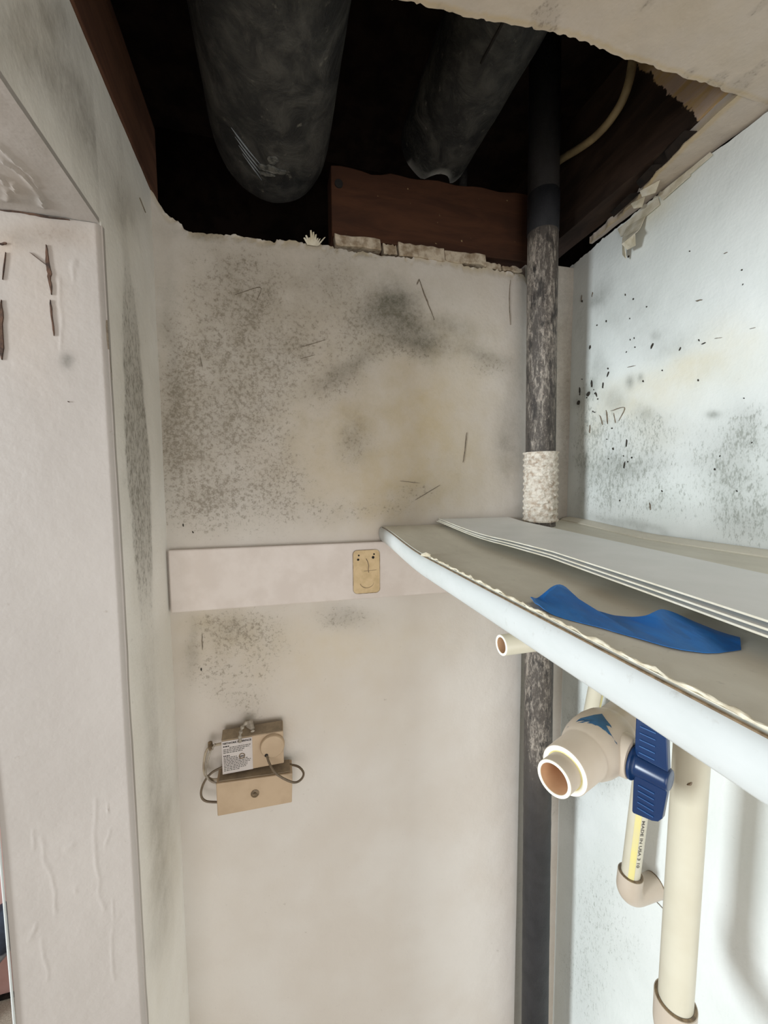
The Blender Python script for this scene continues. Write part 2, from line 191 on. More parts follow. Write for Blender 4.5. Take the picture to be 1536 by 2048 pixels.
def mat_iron():
    n = NT('dusty_cast_iron'); f = n.noise(24, 6, .7, None, .5); col = n.mix(n.step(f, .38, .68), srgb(30, 30, 30), srgb(72, 70, 66))
    col = n.mix(n.step(n.noise(70, 4, .7), .62, .74, 0, .55), col, srgb(128, 124, 114))
    col = n.mix(n.step(n.noise(11, 3, .6), .6, .72, 0, .6), col, srgb(28, 26, 26))
    col = n.mix(n.attr('scab_light'), col, srgb(168, 165, 158))
    n.bump(f, .7, .006); return n.fin(col, .62, .4)
M['iron'] = mat_iron()
def mat_stack():
    n = NT('worn_black_iron'); v = n.scale((1, 1, .30)); s = n.attr('scab_light')
    f = n.noise(210, 6, .78, v, .3); g = n.noise(420, 5, .75, n.scale((1, 1, .6)))
    base = n.mix(n.step(n.noise(40, 4, .6), .35, .65), srgb(26, 27, 30), srgb(36, 36, 39))
    col = n.mix(n.math('MULTIPLY', s, .45), base, srgb(112, 102, 92))
    lo = n.math('SUBTRACT', .80, n.math('MULTIPLY', s, .34))
    col = n.mix(n.math('MULTIPLY', n.step(f, lo, n.math('ADD', lo, .2)), .75), col, srgb(168, 158, 146))
    lo2 = n.math('SUBTRACT', .82, n.math('MULTIPLY', s, .26))
    col = n.mix(n.math('MULTIPLY', n.step(g, lo2, n.math('ADD', lo2, .16)), .8), col, srgb(184, 168, 154))
    dk = n.step(n.noise(60, 5, .7, n.scale((1, 1, .35))), .50, .62)
    col = n.mix(n.math('MULTIPLY', dk, n.math('MULTIPLY', s, .8)), col, srgb(44, 40, 38))
    n.bump(n.math('ADD', f, g), .5, .002); return n.fin(col, .5, .28)
M['stack'] = mat_stack()
M['efflo'] = mat_plain('crusty_plaster', (170, 152, 134), (212, 204, 191), 130, .95, .9, .1, bd=.004, lo=.3, hi=.6)
def mat_shelf(name, a, b, d, amt):
    n = NT(name); f = n.noise(22, 5, .65, n.scale((1, .5, 1))); col = n.mix(n.step(f, .3, .7), srgb(*a), srgb(*b))
    col = n.mix(n.step(n.noise(120, 4, .7), .6, .78, 0, amt), col, srgb(*d))
    n.bump(n.noise(60, 4), .12, .001); return n.fin(col, .5, .4)
M['shelf'] = mat_shelf('dusty_shelf_paint', (226, 221, 205), (212, 206, 190), (140, 132, 116), .4)
M['lip'] = mat_shelf('white_gloss_lip', (202, 205, 203), (193, 197, 194), (140, 130, 116), .3)
M['caulk'] = mat_plain('cracked_caulk', (226, 218, 196), (196, 184, 158), 120, .7, .4)
M['sheet'] = mat_plain('white_sheet', (240, 241, 239), (234, 236, 233), 18, .5, .02)
M['sheetedge'] = mat_plain('sheet_edge', (222, 217, 202), (205, 197, 176), 60, .6, .1)
def mat_tape():
    n = NT('blue_masking_tape'); f = n.noise(40, 4, .6, n.scale((1, .35, 1)), .6)
    n.bump(f, .5, .003); return n.fin(n.mix(n.step(f, .3, .7), srgb(14, 92, 168), srgb(40, 120, 196)), .55, .4)
M['tape'] = mat_tape()
M['tape2'] = mat_plain('dull_blue_tape', (44, 92, 128), (34, 78, 112), 50, .6, .2)
M['cpvc'] = mat_plain('cream_pipe_plastic', (197, 191, 172), (192, 185, 165), 14, .36, .02)
M['fit'] = mat_plain('beige_fitting_plastic', (188, 175, 159), (182, 168, 151), 16, .34, .03)
M['bore'] = mat_plain('tan_pipe_bore', (206, 168, 132), (196, 156, 120), 20, .4, 0)
M['cut'] = mat_plain('pale_cut_end', (246, 242, 226), (238, 232, 212), 60, .5, .05)
M['glue'] = mat_plain('yellow_glue', (224, 212, 148), (206, 192, 124), 90, .4, .2)
M['stripe'] = mat_plain('yellow_stripe', (212, 200, 132), (206, 195, 146), 30, .4, 0)
M['ink'] = mat_plain('grey_ink', (96, 92, 84), (80, 76, 70), 60, .6, 0)
M['blue'] = mat_plain('blue_handle_plastic', (8, 43, 84), (7, 38, 77), 20, .28, .03)
M['ridge'] = mat_plain('worn_blue_edge', (52, 92, 142), (40, 78, 128), 60, .4, 0)
M['box'] = mat_plain('aged_beige_plastic', (182, 158, 130), (173, 149, 121), 20, .5, .04)
M['box_shade'] = mat_plain('shaded_beige_plastic', (150, 132, 108), (128, 112, 92), 60, .7, .1)  # darker copy of the box plastic, shade put into the colour
M['label'] = mat_plain('printed_label', (192, 183, 177), (185, 175, 170), 40, .6, 0)
M['wire'] = mat_plain('grey_brown_cable', (112, 96, 76), (92, 78, 62), 60, .55, .05)
M['wirel'] = mat_plain('pale_cable', (178, 164, 142), (150, 136, 116), 60, .55, .05)
M['clip'] = mat_plain('grey_putty', (168, 158, 144), (134, 124, 110), 120, .8, .5)
M['screw'] = mat_plain('dull_screw', (128, 108, 82), (92, 76, 56), 200, .45, .1)
M['tube'] = mat_plain('pale_tube', (156, 136, 100), (130, 112, 82), 40, .6, .1)
M['pink'] = mat_plain('pink_painted_wall', (186, 146, 138), (176, 134, 126), 8, .7, .1)
M['carpet'] = mat_plain('grey_beige_carpet', (170, 160, 144), (146, 137, 122), 240, .95, .6, .1)
M['splash'] = mat_plain('grey_plaster_splash', (104, 102, 96), (62, 62, 60), 160, .9, .3, .2)
M['navy'] = mat_plain('navy_cloth', (34, 44, 58), (24, 32, 44), 60, .8, .2)
M['strapl'] = mat_plain('grey_strap', (120, 124, 128), (96, 100, 104), 60, .7, .2)

# ---------------------------------------------------------------- mesh building
class MB:
    def __init__(s): s.v = []; s.f = []; s.mi = []; s.at = {}; s.n = 0
    def add(s, V, F, mat=0, at=None):
        V = np.asarray(V, float).reshape(-1, 3); o = s.n
        s.v.append(V); s.n += len(V)
        if isinstance(F, np.ndarray): s.f += (F + o).tolist(); k = len(F)
        else: s.f += [[i + o for i in f] for f in F]; k = len(F)
        s.mi += [mat] * k if not hasattr(mat, '__len__') else list(mat)
        for key, a in (at or {}).items(): s.at.setdefault(key, []).append((o, np.asarray(a, float)))
        return o
    def box(s, lo, hi, mat=0):
        x0, y0, z0 = lo; x1, y1, z1 = hi
        s.add([(x0,y0,z0),(x1,y0,z0),(x1,y1,z0),(x0,y1,z0),(x0,y0,z1),(x1,y0,z1),(x1,y1,z1),(x0,y1,z1)],
              [(0,3,2,1),(4,5,6,7),(0,1,5,4),(1,2,6,5),(2,3,7,6),(3,0,4,7)], mat); return s
    def hexa(s, a, b, mat=0):
        s.add(list(a) + list(b), [(3,2,1,0),(4,5,6,7),(0,1,5,4),(1,2,6,5),(2,3,7,6),(3,0,4,7)], mat); return s
    def prism(s, poly, d, mat=0):
        n = len(poly); P = [Vector(p) for p in poly]; Q = [p + Vector(d) for p in P]
        s.add([tuple(p) for p in P + Q], [list(range(n))[::-1], list(range(n, 2 * n))] + [[i, (i + 1) % n, n + (i + 1) % n, n + i] for i in range(n)], mat); return s
    def grid(s, P, mat=0, at=None, flip=False):
        a, b = P.shape[:2]; i = np.arange(a * b).reshape(a, b)
        F = np.stack([i[:-1,:-1], i[1:,:-1], i[1:,1:], i[:-1,1:]], -1).reshape(-1, 4)
        if flip: F = F[:, ::-1]
        return s.add(P, F, mat, {k: v.ravel() for k, v in (at or {}).items()})
    def slab(s, P, N, mat=0, at=None, flip=False):
        """front grid P, thickness vector N, closed with a rim and a back"""
        a, b = P.shape[:2]; o = s.grid(P, mat, at, flip); i = np.arange(a * b).reshape(a, b)
        ring = np.concatenate([i[:, 0], i[-1, 1:], i[-2::-1, -1], i[0, -2:0:-1]])
        B = P.reshape(-1, 3)[ring] + np.asarray(N); k = len(ring); o2 = s.n
        s.v.append(B); s.n += k
        for j in range(k):
            q = [int(ring[j]) + o, int(ring[(j + 1) % k]) + o, o2 + (j + 1) % k, o2 + j]
            s.f.append(q[::-1] if not flip else q); s.mi.append(mat)
        s.f.append(list(range(o2, o2 + k)) if flip else list(range(o2 + k - 1, o2 - 1, -1))); s.mi.append(mat); return s
    def tube(s, path, r, seg=24, cap=True, mat=0, ang=None, ref=None, jit=None, at=None):
        P = [Vector(p) for p in path]; n = len(P)
        rr = list(r) if hasattr(r, '__len__') else [r] * n
        T = [(P[min(i + 1, n - 1)] - P[max(i - 1, 0)]).normalized() for i in range(n)]
        ref = Vector(ref) if ref is not None else (Vector((0, 0, 1)) if abs(T[0].z) < .9 else Vector((0, 1, 0)))
        X = (ref - T[0] * ref.dot(T[0])).normalized()
        a0, a1 = ang if ang else (0, 2 * math.pi); closed = ang is None; m = seg if closed else seg + 1
        V = []
        for i in range(n):
            X = (X - T[i] * X.dot(T[i])).normalized(); Y = T[i].cross(X)
            for j in range(m):
                t = a0 + (a1 - a0) * j / seg; q = rr[i] * (1 + (jit(i, j) if jit else 0))
                V.append(tuple(P[i] + X * (q * math.cos(t)) + Y * (q * math.sin(t))))
        F = []
        for i in range(n - 1):
            for j in range(seg):
                j2 = (j + 1) % m; F.append((i*m+j, i*m+j2, (i+1)*m+j2, (i+1)*m+j))
        if cap and closed: F += [list(range(m))[::-1], list(range((n-1)*m, n*m))]
        s.add(V, F, mat, at); return s
    def lathe(s, o, ax, prof, seg=40, mats=None):
        """prof: (distance along ax, radius); consecutive rings are joined"""
        o = Vector(o); ax = Vector(ax).normalized(); X = (Vector((0,0,1)) if abs(ax.z) < .9 else Vector((0,1,0)))
        X = (X - ax * X.dot(ax)).normalized(); Y = ax.cross(X); V = []; F = []; mi = []
        for L, r in prof:
            for j in range(seg):
                t = 2 * math.pi * j / seg; V.append(tuple(o + ax * L + X * (r * math.cos(t)) + Y * (r * math.sin(t))))
        for i in range(len(prof) - 1):
            for j in range(seg):
                j2 = (j + 1) % seg; F.append((i*seg+j, i*seg+j2, (i+1)*seg+j2, (i+1)*seg+j)); mi.append(mats[i] if mats else 0)
        s.add(V, F, mi); return s
    def build(s, name, mats, parent=None, loc=(0,0,0), smooth=True, bevel=0, auto=40):
        me = bpy.data.meshes.new(name); V = np.concatenate(s.v)
        L = Vector(loc); q = parent
        if q is not None: L = Vector((0, 0, 0))
        while q is not None: L = L + q.location; q = q.parent
        V = V - np.array(L); me.from_pydata(V.tolist(), [], s.f)
        mats = mats if isinstance(mats, (list, tuple)) else [mats]
        for m in mats: me.materials.append(m)
        me.polygons.foreach_set('material_index', s.mi)
        for k, parts in s.at.items():
            a = me.attributes.new(k, 'FLOAT', 'POINT'); d = np.zeros(len(V))
            for o, x in parts: d[o:o + len(x)] = x
            a.data.foreach_set('value', d.astype(np.float32))
        me.polygons.foreach_set('use_smooth', [smooth] * len(me.polygons))
        if smooth: me.set_sharp_from_angle(angle=math.radians(auto))
        me.update()
        o = bpy.data.objects.new(name, me); COL.objects.link(o)
        if parent is None: o.location = L
        else: o.parent = parent
        if bevel:
            b = o.modifiers.new('bevel', 'BEVEL'); b.width = bevel; b.segments = 2; b.limit_method = 'ANGLE'
        return o
def tag(o, label, cat, group=None, kind=None):
    o['label'] = label; o['category'] = cat
    if group: o['group'] = group
    if kind: o['kind'] = kind
    return o
def struct(o): o['kind'] = 'structure'; return o
def thing(name, loc, label, cat, group=None):
    o = bpy.data.objects.new(name, None); o.empty_display_size = .05; COL.objects.link(o); o.location = loc
    return tag(o, label, cat, group)
def arc(c, a, b, t0, t1, r, n=10):
    c, a, b = Vector(c), Vector(a), Vector(b)
    return [tuple(c + a * (r * math.cos(t0 + (t1 - t0) * k / n)) + b * (r * math.sin(t0 + (t1 - t0) * k / n))) for k in range(n + 1)]

def smooth_path(pts, n=6):
    P = [Vector(p) for p in pts]; P = [P[0] * 2 - P[1]] + P + [P[-1] * 2 - P[-2]]; out = []
    for i in range(1, len(P) - 2):
        for k in range(n):
            t = k / n; a, b, c, d = P[i-1], P[i], P[i+1], P[i+2]
            out.append(tuple(.5 * ((2*b) + (c-a)*t + (2*a-5*b+4*c-d)*t*t + (3*b-a-3*c+d)*t**3)))
    return out + [tuple(P[-2])]
def seg_dist(U, W, pts):
    d = np.full(U.shape, 9.0)
    for (a, b) in zip(pts[:-1], pts[1:]):
        ax, ay = a; dx, dy = b[0] - ax, b[1] - ay; l = dx * dx + dy * dy + 1e-12
        t = np.clip(((U - ax) * dx + (W - ay) * dy) / l, 0, 1)
        d = np.minimum(d, np.hypot(U - ax - t * dx, W - ay - t * dy))
    return d
def stains(name, U, W):
    """mould, smear, tan and gouge amounts of a wall, some painted shade included, at its own plane coordinates"""
    S = STAINS[name]; out = {}
    wu = U + (fbm(U * 28, W * 28, 3) - .5) * .035; ww = W + (fbm(U * 28, W * 28, 9) - .5) * .035
    pat = fbm(U * 45, W * 45, 17)
    for k in ('speck', 'smear_shade', 'tan'):
        t = np.zeros(U.shape)
        for cu, cw, a, b, c, d, s in S[k]:
            f = min(1, max(.08, (1 / math.sqrt(abs(a * d - b * c)) - .004) / .045)); pu, pw = U + (wu - U) * f - cu, W + (ww - W) * f - cw
            x = a * pu + b * pw; y = c * pu + d * pw
            t = np.maximum(t, 0) + s * np.exp(-(x * x + y * y) * 1.1) * (1 - np.minimum(t, 1) * .6)
        out[k] = np.clip(t * (.72 + .56 * pat), 0, 1) ** (.75 if k == 'speck' else 1)
    c = np.zeros(U.shape); jx = U + (fbm(U * 40, W * 110, 5, 3) - .5) * .006
    for pts, w in S['crack']:
        d = seg_dist(jx, W, pts); c = np.maximum(c, np.clip(1.2 - d / np.maximum(w * .62 * (.6 + .8 * pat), .0011), 0, 1))
    out['crack'] = c * 0
    return out
def ridges(name, U, W):
    h = np.zeros(U.shape)
    for pts, w in STAINS[name].get('ridge', []):
        d = seg_dist(U + (vnoise(U * 120, W * 60, 8) - .5) * .004, W, pts); h = np.maximum(h, np.exp(-(d / (w * .6)) ** 2) * (.35 + fbm(U * 60, W * 60, 23)))
    return h
def cs(*segs):
    """joined coordinate runs (start, stop, step)"""
    o = []
    for a, b, st in segs:
        n = max(1, int(round(abs(b - a) / st))); o += list(np.linspace(a, b, n, endpoint=False))
    return np.array(o + [segs[-1][1]])

# ================================================================ THE SETTING
XL, XR, YJ, ZH, ZC, XT = -0.1495, 0.5039, 0.4346, 0.2381, 0.3865, -0.2601
yb = lambda x: 0.6 + (x - 0.15) * -0.0372
# back wall: one plastered panel with a torn top edge, and the set-back strip behind the black pipe
m = MB()
xs = cs((XL - .001, .4115, .0022)); zs = cs((-H, -.9, .15), (-.9, 0, .0026)); vs = cs((0, 1, .0065))
U, K = np.meshgrid(xs, np.concatenate([zs[:-1], vs]), indexing='ij')
top = .3425 + .044 * np.clip((-.104 - xs) / .046, 0, 1) ** 2 + (fbm(xs * 60, xs * 0, 2) - .5) * .007 + (vnoise(xs * 330, xs * 0, 6) - .5) * .0022
top = top - .018 * np.clip((xs - .400) / .011, 0, 1) ** 2 + .004 * (np.sin(xs * 31) > .3)
nz = len(zs) - 1; W = K.copy(); W[:, nz:] = K[:, nz:] * top[:, None]
at = stains('back', U, W)
tear = np.clip(1 - (top[:, None] - W) / .012, 0, 1) * (fbm(U * 90, W * 90, 4) > .45)
at['tan'] = np.clip(at['tan'] + .7 * tear, 0, 1); at['speck'] = np.clip(at['speck'] + .35 * tear, 0, 1)
P = np.stack([U, yb(U) + tear * .0015 + (fbm(U * 14, W * 14, 21) - .5) * .0014, W], -1)
m.slab(P, (0, .013, 0), 0, at)
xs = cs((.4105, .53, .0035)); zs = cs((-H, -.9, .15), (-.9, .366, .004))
U, W = np.meshgrid(xs, zs, indexing='ij')
z0 = {k: np.zeros(U.shape) for k in ('crack',)}; z0['smear_shade'] = .22 + .5 * fbm(U * 30, W * 9, 6) * np.clip((W + .15) / .2, 0, 1); z0['tan'] = .35 * fbm(U * 20, W * 10, 8); z0['speck'] = .25 * (fbm(U * 20, W * 10, 5) > .6)  # the darkening of this strip paints in the upright pipe's shadow
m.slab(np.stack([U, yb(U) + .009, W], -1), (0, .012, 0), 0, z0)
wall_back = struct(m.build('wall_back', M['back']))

# torn gypsum left under the blocking board
def chunk(x0, x1, z0, z1, proud, seed):
    n = 9; pts = []
    for i in range(n): pts.append((x0 + (x1 - x0) * i / (n - 1), z1 + (_hash(np.array(i), np.array(seed), 1) - .5) * .0035))
    for i in range(n - 1, -1, -1): pts.append((x0 + (x1 - x0) * i / (n - 1) + (.002 if i in (0, n - 1) else 0), z0 + (_hash(np.array(i), np.array(seed), 2) - .5) * .003))
    mm = MB(); mm.prism([(float(x), yb(x) - proud, float(z)) for x, z in pts], (0, .016, 0)); mm.build('gypsum_chunk', M['gyps'], wall_back, smooth=False, bevel=.0012)
for c in [(.0915, .160, .3475, .3625, .003, 1), (.165, .186, .345, .360, -.002, 2), (.188, .262, .3445, .3625, .002, 3), (.263, .333, .3455, .362, .001, 4), (.334, .362, .343, .353, -.002, 5), (.363, .398, .342, .350, .001, 6)]: chunk(*c)
m = MB()
for i in range(9):
    a = -1.2 + i * .3; l = .008 + .010 * random.random(); b = Vector((.061 + .0025 * (i - 4) * .6, yb(.06) - .002, .3425))
    d = Vector((math.sin(a) * .55, -.35 - .3 * random.random(), math.cos(a))).normalized(); q = Vector((.0022, 0, .0008))
    m.hexa([b - q, b + q, b + q + Vector((0, .0008, 0)), b - q + Vector((0, .0008, 0))], [b + d * l - q * .4, b + d * l + q * .5, b + d * l + q * .4 + Vector((0, .0005, 0)), b + d * l - q * .4 + Vector((0, .0005, 0))])
m.build('paper_tuft', M['paper'], wall_back, smooth=False)

def inlay(name, to3d, nrm, mat, par, thin):
    """scratches, gouges and mould spots of a wall as thin pieces sunk in its face"""
    for n_, (pts, w) in enumerate(STAINS[name]['crack']):
        L = sum(math.dist(a, b2) for a, b2 in zip(pts[:-1], pts[1:])); spot = L < 5 * w
        p = [q[:2] for q in smooth_path([(x, y, 0) for x, y in pts], 5)] if len(pts) > 1 else pts
        if spot:
            (ax, ay), (bx, by) = p[0], p[-1]; a, c = [], []
            cx, cy = (ax + bx) / 2, (ay + by) / 2; hl = L / 2 + w * .3
            ux, uy = ((bx - ax) / L, (by - ay) / L); k = 11
            ring = [(cx + ux * hl * math.cos(t) * f - uy * w * .5 * math.sin(t) * f, cy + uy * hl * math.cos(t) * f + ux * w * .5 * math.sin(t) * f) for j in range(k) for t, f in [(2 * math.pi * j / k, .75 + .5 * float(_hash(np.array(j), np.array(n_), 3)))]]
        else:
            lft, rgt = [], []; k = len(p)
            for j in range(k):
                q0, q1 = p[max(j - 1, 0)], p[min(j + 1, k - 1)]; l = math.dist(q0, q1) + 1e-9; tx, ty = (q1[0] - q0[0]) / l, (q1[1] - q0[1]) / l
                e = w * .5 * thin * min(1, .15 + 1.6 * math.sin(math.pi * j / (k - 1))) * (.45 + 1.1 * float(vnoise(np.array(j * .7), np.array(n_ * 3.1), 4)))
                ox = (float(vnoise(np.array(j * .9), np.array(n_ * 1.7), 5)) - .5) * w * .8
                lft.append((p[j][0] - ty * (e + ox), p[j][1] + tx * (e + ox))); rgt.append((p[j][0] + ty * (e - ox), p[j][1] - tx * (e - ox)))
            ring = lft + rgt[::-1]
        N = Vector(nrm); mm = MB(); V = [to3d(x, y) for x, y in ring]; k = len(V)
        A_ = [tuple(Vector(v) + N * .0012) for v in V]; B_ = [tuple(Vector(v) - N * .002) for v in V]
        if spot: F = [list(range(k)), list(range(2 * k - 1, k - 1, -1))]
        else: hk = k // 2; F = [(j, j + 1, k - 2 - j, k - 1 - j) for j in range(hk - 1)]
        F = [list(f) for f in F] + [[j, (j + 1) % k, k + (j + 1) % k, k + j] for j in range(k)]
        mm.add(A_ + B_, F); mm.build('mould_spot' if spot else ('paint_crack' if name == 'jamb' else 'scratch'), M['gouge'] if name == 'jamb' else M['spot'] if spot else M['scr'], par, smooth=False)
inlay('back', lambda x, z: (x, yb(x), z), (0, -1, 0), None, wall_back, 1.0)

# left wall: stub behind the opening, header over it, plastered jamb and soffit
m = MB()
ys = cs((YJ + .004, .62, .002)); zs = cs((-H, -.9, .15), (-.9, .3, .0026), (.3, ZC, .0026))
U, W = np.meshgrid(ys, zs, indexing='ij'); at = stains('strip', U, W)
wu = U + (fbm(U * 25, W * 30, 77) - .5) * .016
a0 = np.interp(W, [-.6, -.15, -.07, .035, .12, .20, .235, .3], [.468, .480, .474, .464, .470, .482, .488, .482]); a1 = np.interp(W, [-.6, -.15, -.07, .035, .12, .20, .235, .3], [.540, .535, .545, .553, .545, .530, .518, .515])
band = np.clip((wu - a0) / .008, 0, 1) * np.clip((a1 - wu) / .008, 0, 1) * np.interp(W, [-.75, -.5, -.3, -.16, -.10, -.02, .12, .20, .25, .30], [0, .12, .12, .25, .7, .85, .85, .6, .3, .25])
at['speck'] = np.maximum(at['speck'] * .3, band); at['smear_shade'] = np.maximum(at['smear_shade'] * .55, band * .4)
m.slab(np.stack([XL + (fbm(U * 20, W * 9, 31) - .5) * .0014, U, W], -1), (XT - XL + .001, 0, 0), 0, at)
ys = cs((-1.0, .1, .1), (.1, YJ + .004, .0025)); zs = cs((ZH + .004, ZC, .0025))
U, W = np.meshgrid(ys, zs, indexing='ij'); at = stains('strip', U, W)  # header darkening: mould streaks together with painted-in shade
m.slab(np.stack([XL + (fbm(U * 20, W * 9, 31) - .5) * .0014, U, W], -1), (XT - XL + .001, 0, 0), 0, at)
xs = cs((XT, XL + .0011, .0011)); zs = cs((-H, -.95, .15), (-.95, ZH, .0022))
U, W = np.meshgrid(xs, zs, indexing='ij'); at = stains('jamb', U, W); h = ridges('jamb', U, W)
edge = np.clip((U - (XL - .004)) / .004, 0, 1) ** 2 * .003
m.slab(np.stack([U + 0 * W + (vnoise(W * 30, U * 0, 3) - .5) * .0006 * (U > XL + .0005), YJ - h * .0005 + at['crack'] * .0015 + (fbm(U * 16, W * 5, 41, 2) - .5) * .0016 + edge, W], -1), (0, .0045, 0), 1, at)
xs = cs((XT, XL, .002)); ys = cs((-1.0, .15, .1), (.15, YJ - .0003, .002))
U, W = np.meshgrid(xs, ys, indexing='ij'); at = stains('soffit', U, W); h = ridges('soffit', U, W)
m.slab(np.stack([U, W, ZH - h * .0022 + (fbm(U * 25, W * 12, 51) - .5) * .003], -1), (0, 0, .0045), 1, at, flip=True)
m.box((XT + .001, .619, -H), (-.247, 1.06, .82)); m.box((XT + .001, -1.0, ZC - .001), (-.247, .619, .82))
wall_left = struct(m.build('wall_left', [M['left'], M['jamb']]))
inlay('jamb', lambda x, z: (x, YJ, z), (0, -1, 0), None, wall_left, 1.35)
inlay('strip', lambda y, z: (XL, y, z), (1, 0, 0), None, wall_left, 1.0)
# thin bead along the outer arris of the jamb
MB().tube([(XT - .001, YJ - .001, z) for z in np.linspace(-H, ZH, 12)], .0011, 8).build('corner_bead', M['lip'], wall_left)

# right wall
m = MB()
ys = cs((-1.0, -.1, .1), (-.1, .25, .006), (.25, .605, .0019)); zs = cs((-H, -.9, .15), (-.9, -.1, .003), (-.1, 0, .002)); vs = cs((0, 1, .0052))
U, K = np.meshgrid(ys, np.concatenate([zs[:-1], vs]), indexing='ij')
top = ZC - .004 + (fbm(ys * 45, ys * 0, 12) - .5) * .006 - .010 * np.clip((ys - .44) / .16, 0, 1) + (vnoise(ys * 260, ys * 0, 7) - .5) * .003 * (ys > .4)
nz = len(zs) - 1; W = K.copy(); W[:, nz:] = K[:, nz:] * top[:, None]
at = stains('right', U, W)
m.slab(np.stack([XR + (fbm(U * 10, W * 10, 61) - .5) * .0014 + 0 * W, U, W], -1), (.014, 0, 0), 0, at, flip=True)
wall_right = struct(m.build('wall_right', M['right']))
inlay('right', lambda y, z: (XR, y, z), (-1, 0, 0), None, wall_right, 1.0)
# torn face paper curling off its top edge
def flap(name, quads, mat, par):
    mm = MB()
    for q in quads:
        q = [Vector(p) for p in q]; nn = (q[1] - q[0]).cross(q[2] - q[0]).normalized() * .0008
        mm.hexa(q, [p + nn for p in q])
    return mm.build(name, mat, par, smooth=False)
f0 = flap('paper_flap', [[(.501, .487, .368), (.500, .456, .364), (.492, .456, .347), (.491, .484, .350)],
                         [(.491, .484, .350), (.492, .456, .347), (.479, .448, .336), (.480, .474, .334)],
                         [(.480, .474, .334), (.479, .452, .335), (.487, .458, .324), (.488, .472, .326)],
                         [(.491, .4845, .349), (.484, .474, .336), (.492, .478, .318), (.494, .486, .328)]], M['paper'], wall_right)
for (a, b, z, d, o) in [(.505, .44, .378, .012, .003), (.44, .40, .384, .010, .003), (.405, .375, .3855, .006, .002)]:
    flap('torn_skim', [[(XR - .001, a, z - .002), (XR - .001, b, z), (XR - o, b - .004, z - d), (XR - o, a - .008, z - d * 1.5)]], M['paper'], wall_right)

# ceiling: the board that is still up, with its broken edge, and the strip left along the right wall
m = MB()
xs = cs((XL - .02, .49, .0025), (.49, .56, .02)); vs = cs((0, .06, .003), (.06, 1.35, .03))
ex = np.interp(xs, [-.2, .06, .1032, .16, .2157, .26, .3038, .38, .4574, .6], [.352, .338, .331, .326, .3195, .3175, .3187, .3178, .3173, .3173])
ex = ex + (fbm(xs * 50, xs * 0, 14) - .5) * .0034 * (xs < .45) + (vnoise(xs * 300, xs * 0, 15) - .5) * .002 * (xs < .45)
U, K = np.meshgrid(xs, vs, indexing='ij'); W = ex[:, None] - K
at = {'speck': .55 * (fbm(U * 40, W * 25, 5) > .58) * np.ones(U.shape), 'smear_shade': .12 * fbm(U * 20, W * 20, 6), 'tan': .5 * fbm(U * 9, W * 9, 7) * (K > .002) + .6 * (K < .004), 'crack': np.zeros(U.shape)}
m.slab(np.stack([U, W, ZC + (fbm(U * 18, W * 18, 71) - .5) * .003], -1), (0, 0, .013), 0, at)
ys = cs((.3165, .56, .0025)); us = cs((0, 1, .1))
lx = np.interp(ys, [.31, .34, .37, .40, .43, .46, .50, .56], [.4585, .4600, .4640, .4700, .4790, .4880, .4960, .5020]) + (fbm(ys * 60, ys * 0, 19) - .5) * .010 * np.clip((ys - .35) / .05, 0, 1)
lx = np.minimum(lx, XR)
U, K = np.meshgrid(ys, us, indexing='ij'); X = lx[:, None] + (XR + .004 - lx[:, None]) * K
at = {'speck': .3 * fbm(X * 40, U * 40, 5), 'smear_shade': .1 * np.ones(U.shape), 'tan': .7 * (K < .15) + .3, 'crack': np.zeros(U.shape)}
m.slab(np.stack([X, U, ZC + (fbm(X * 30, U * 30, 72) - .5) * .004], -1), (0, 0, .010), 0, at, flip=True)
ceiling = struct(m.build('ceiling', M['ceil']))
for (y0, y1, x0, w, dz) in [(.36, .40, .463, .010, .006), (.405, .445, .472, .012, .004), (.45, .50, .484, .010, .002), (.385, .42, .467, .007, .012)]:
    flap('torn_paper', [[(x0, y0, ZC + .001), (x0 + .006, y1, ZC + .001), (x0 + .004 - w, y1 - .006, ZC - .001 + dz), (x0 - w, y0 + .008, ZC + dz)]], M['darkpaper'], ceiling)
flap('hanging_skim', [[(.478, .446, ZC - .001), (.486, .424, ZC - .001), (.484, .428, ZC - .014), (.478, .442, ZC - .011)]], M['paper'], ceiling)
flap('hanging_skim', [[(.487, .468, ZC - .001), (.494, .452, ZC - .001), (.493, .455, ZC - .013), (.488, .464, ZC - .010)]], M['paper'], ceiling)

# boards added to close the space above and keep it dark; the rooms below
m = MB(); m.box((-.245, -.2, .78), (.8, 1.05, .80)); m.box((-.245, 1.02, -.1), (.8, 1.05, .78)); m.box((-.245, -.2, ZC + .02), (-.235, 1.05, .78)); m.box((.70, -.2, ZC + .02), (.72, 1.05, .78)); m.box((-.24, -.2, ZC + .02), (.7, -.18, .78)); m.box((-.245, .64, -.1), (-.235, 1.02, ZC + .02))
struct(m.build('cavity_lining_1', M['cavity'], smooth=False))
struct(MB().box((-3.2, -2.4, -H - .04), (1.2, 2.2, -H)).build('floor', M['carpet'], smooth=False))
struct(MB().box((-3.2, 1.575, -H), (-.30, 1.62, .8)).build('wall_outer', M['pink'], smooth=False))
struct(MB().box((-3.2, 1.562, -H), (-.30, 1.575, -H + .012)).build('baseboard_outer', M['darkpaper'], smooth=False, bevel=.003))

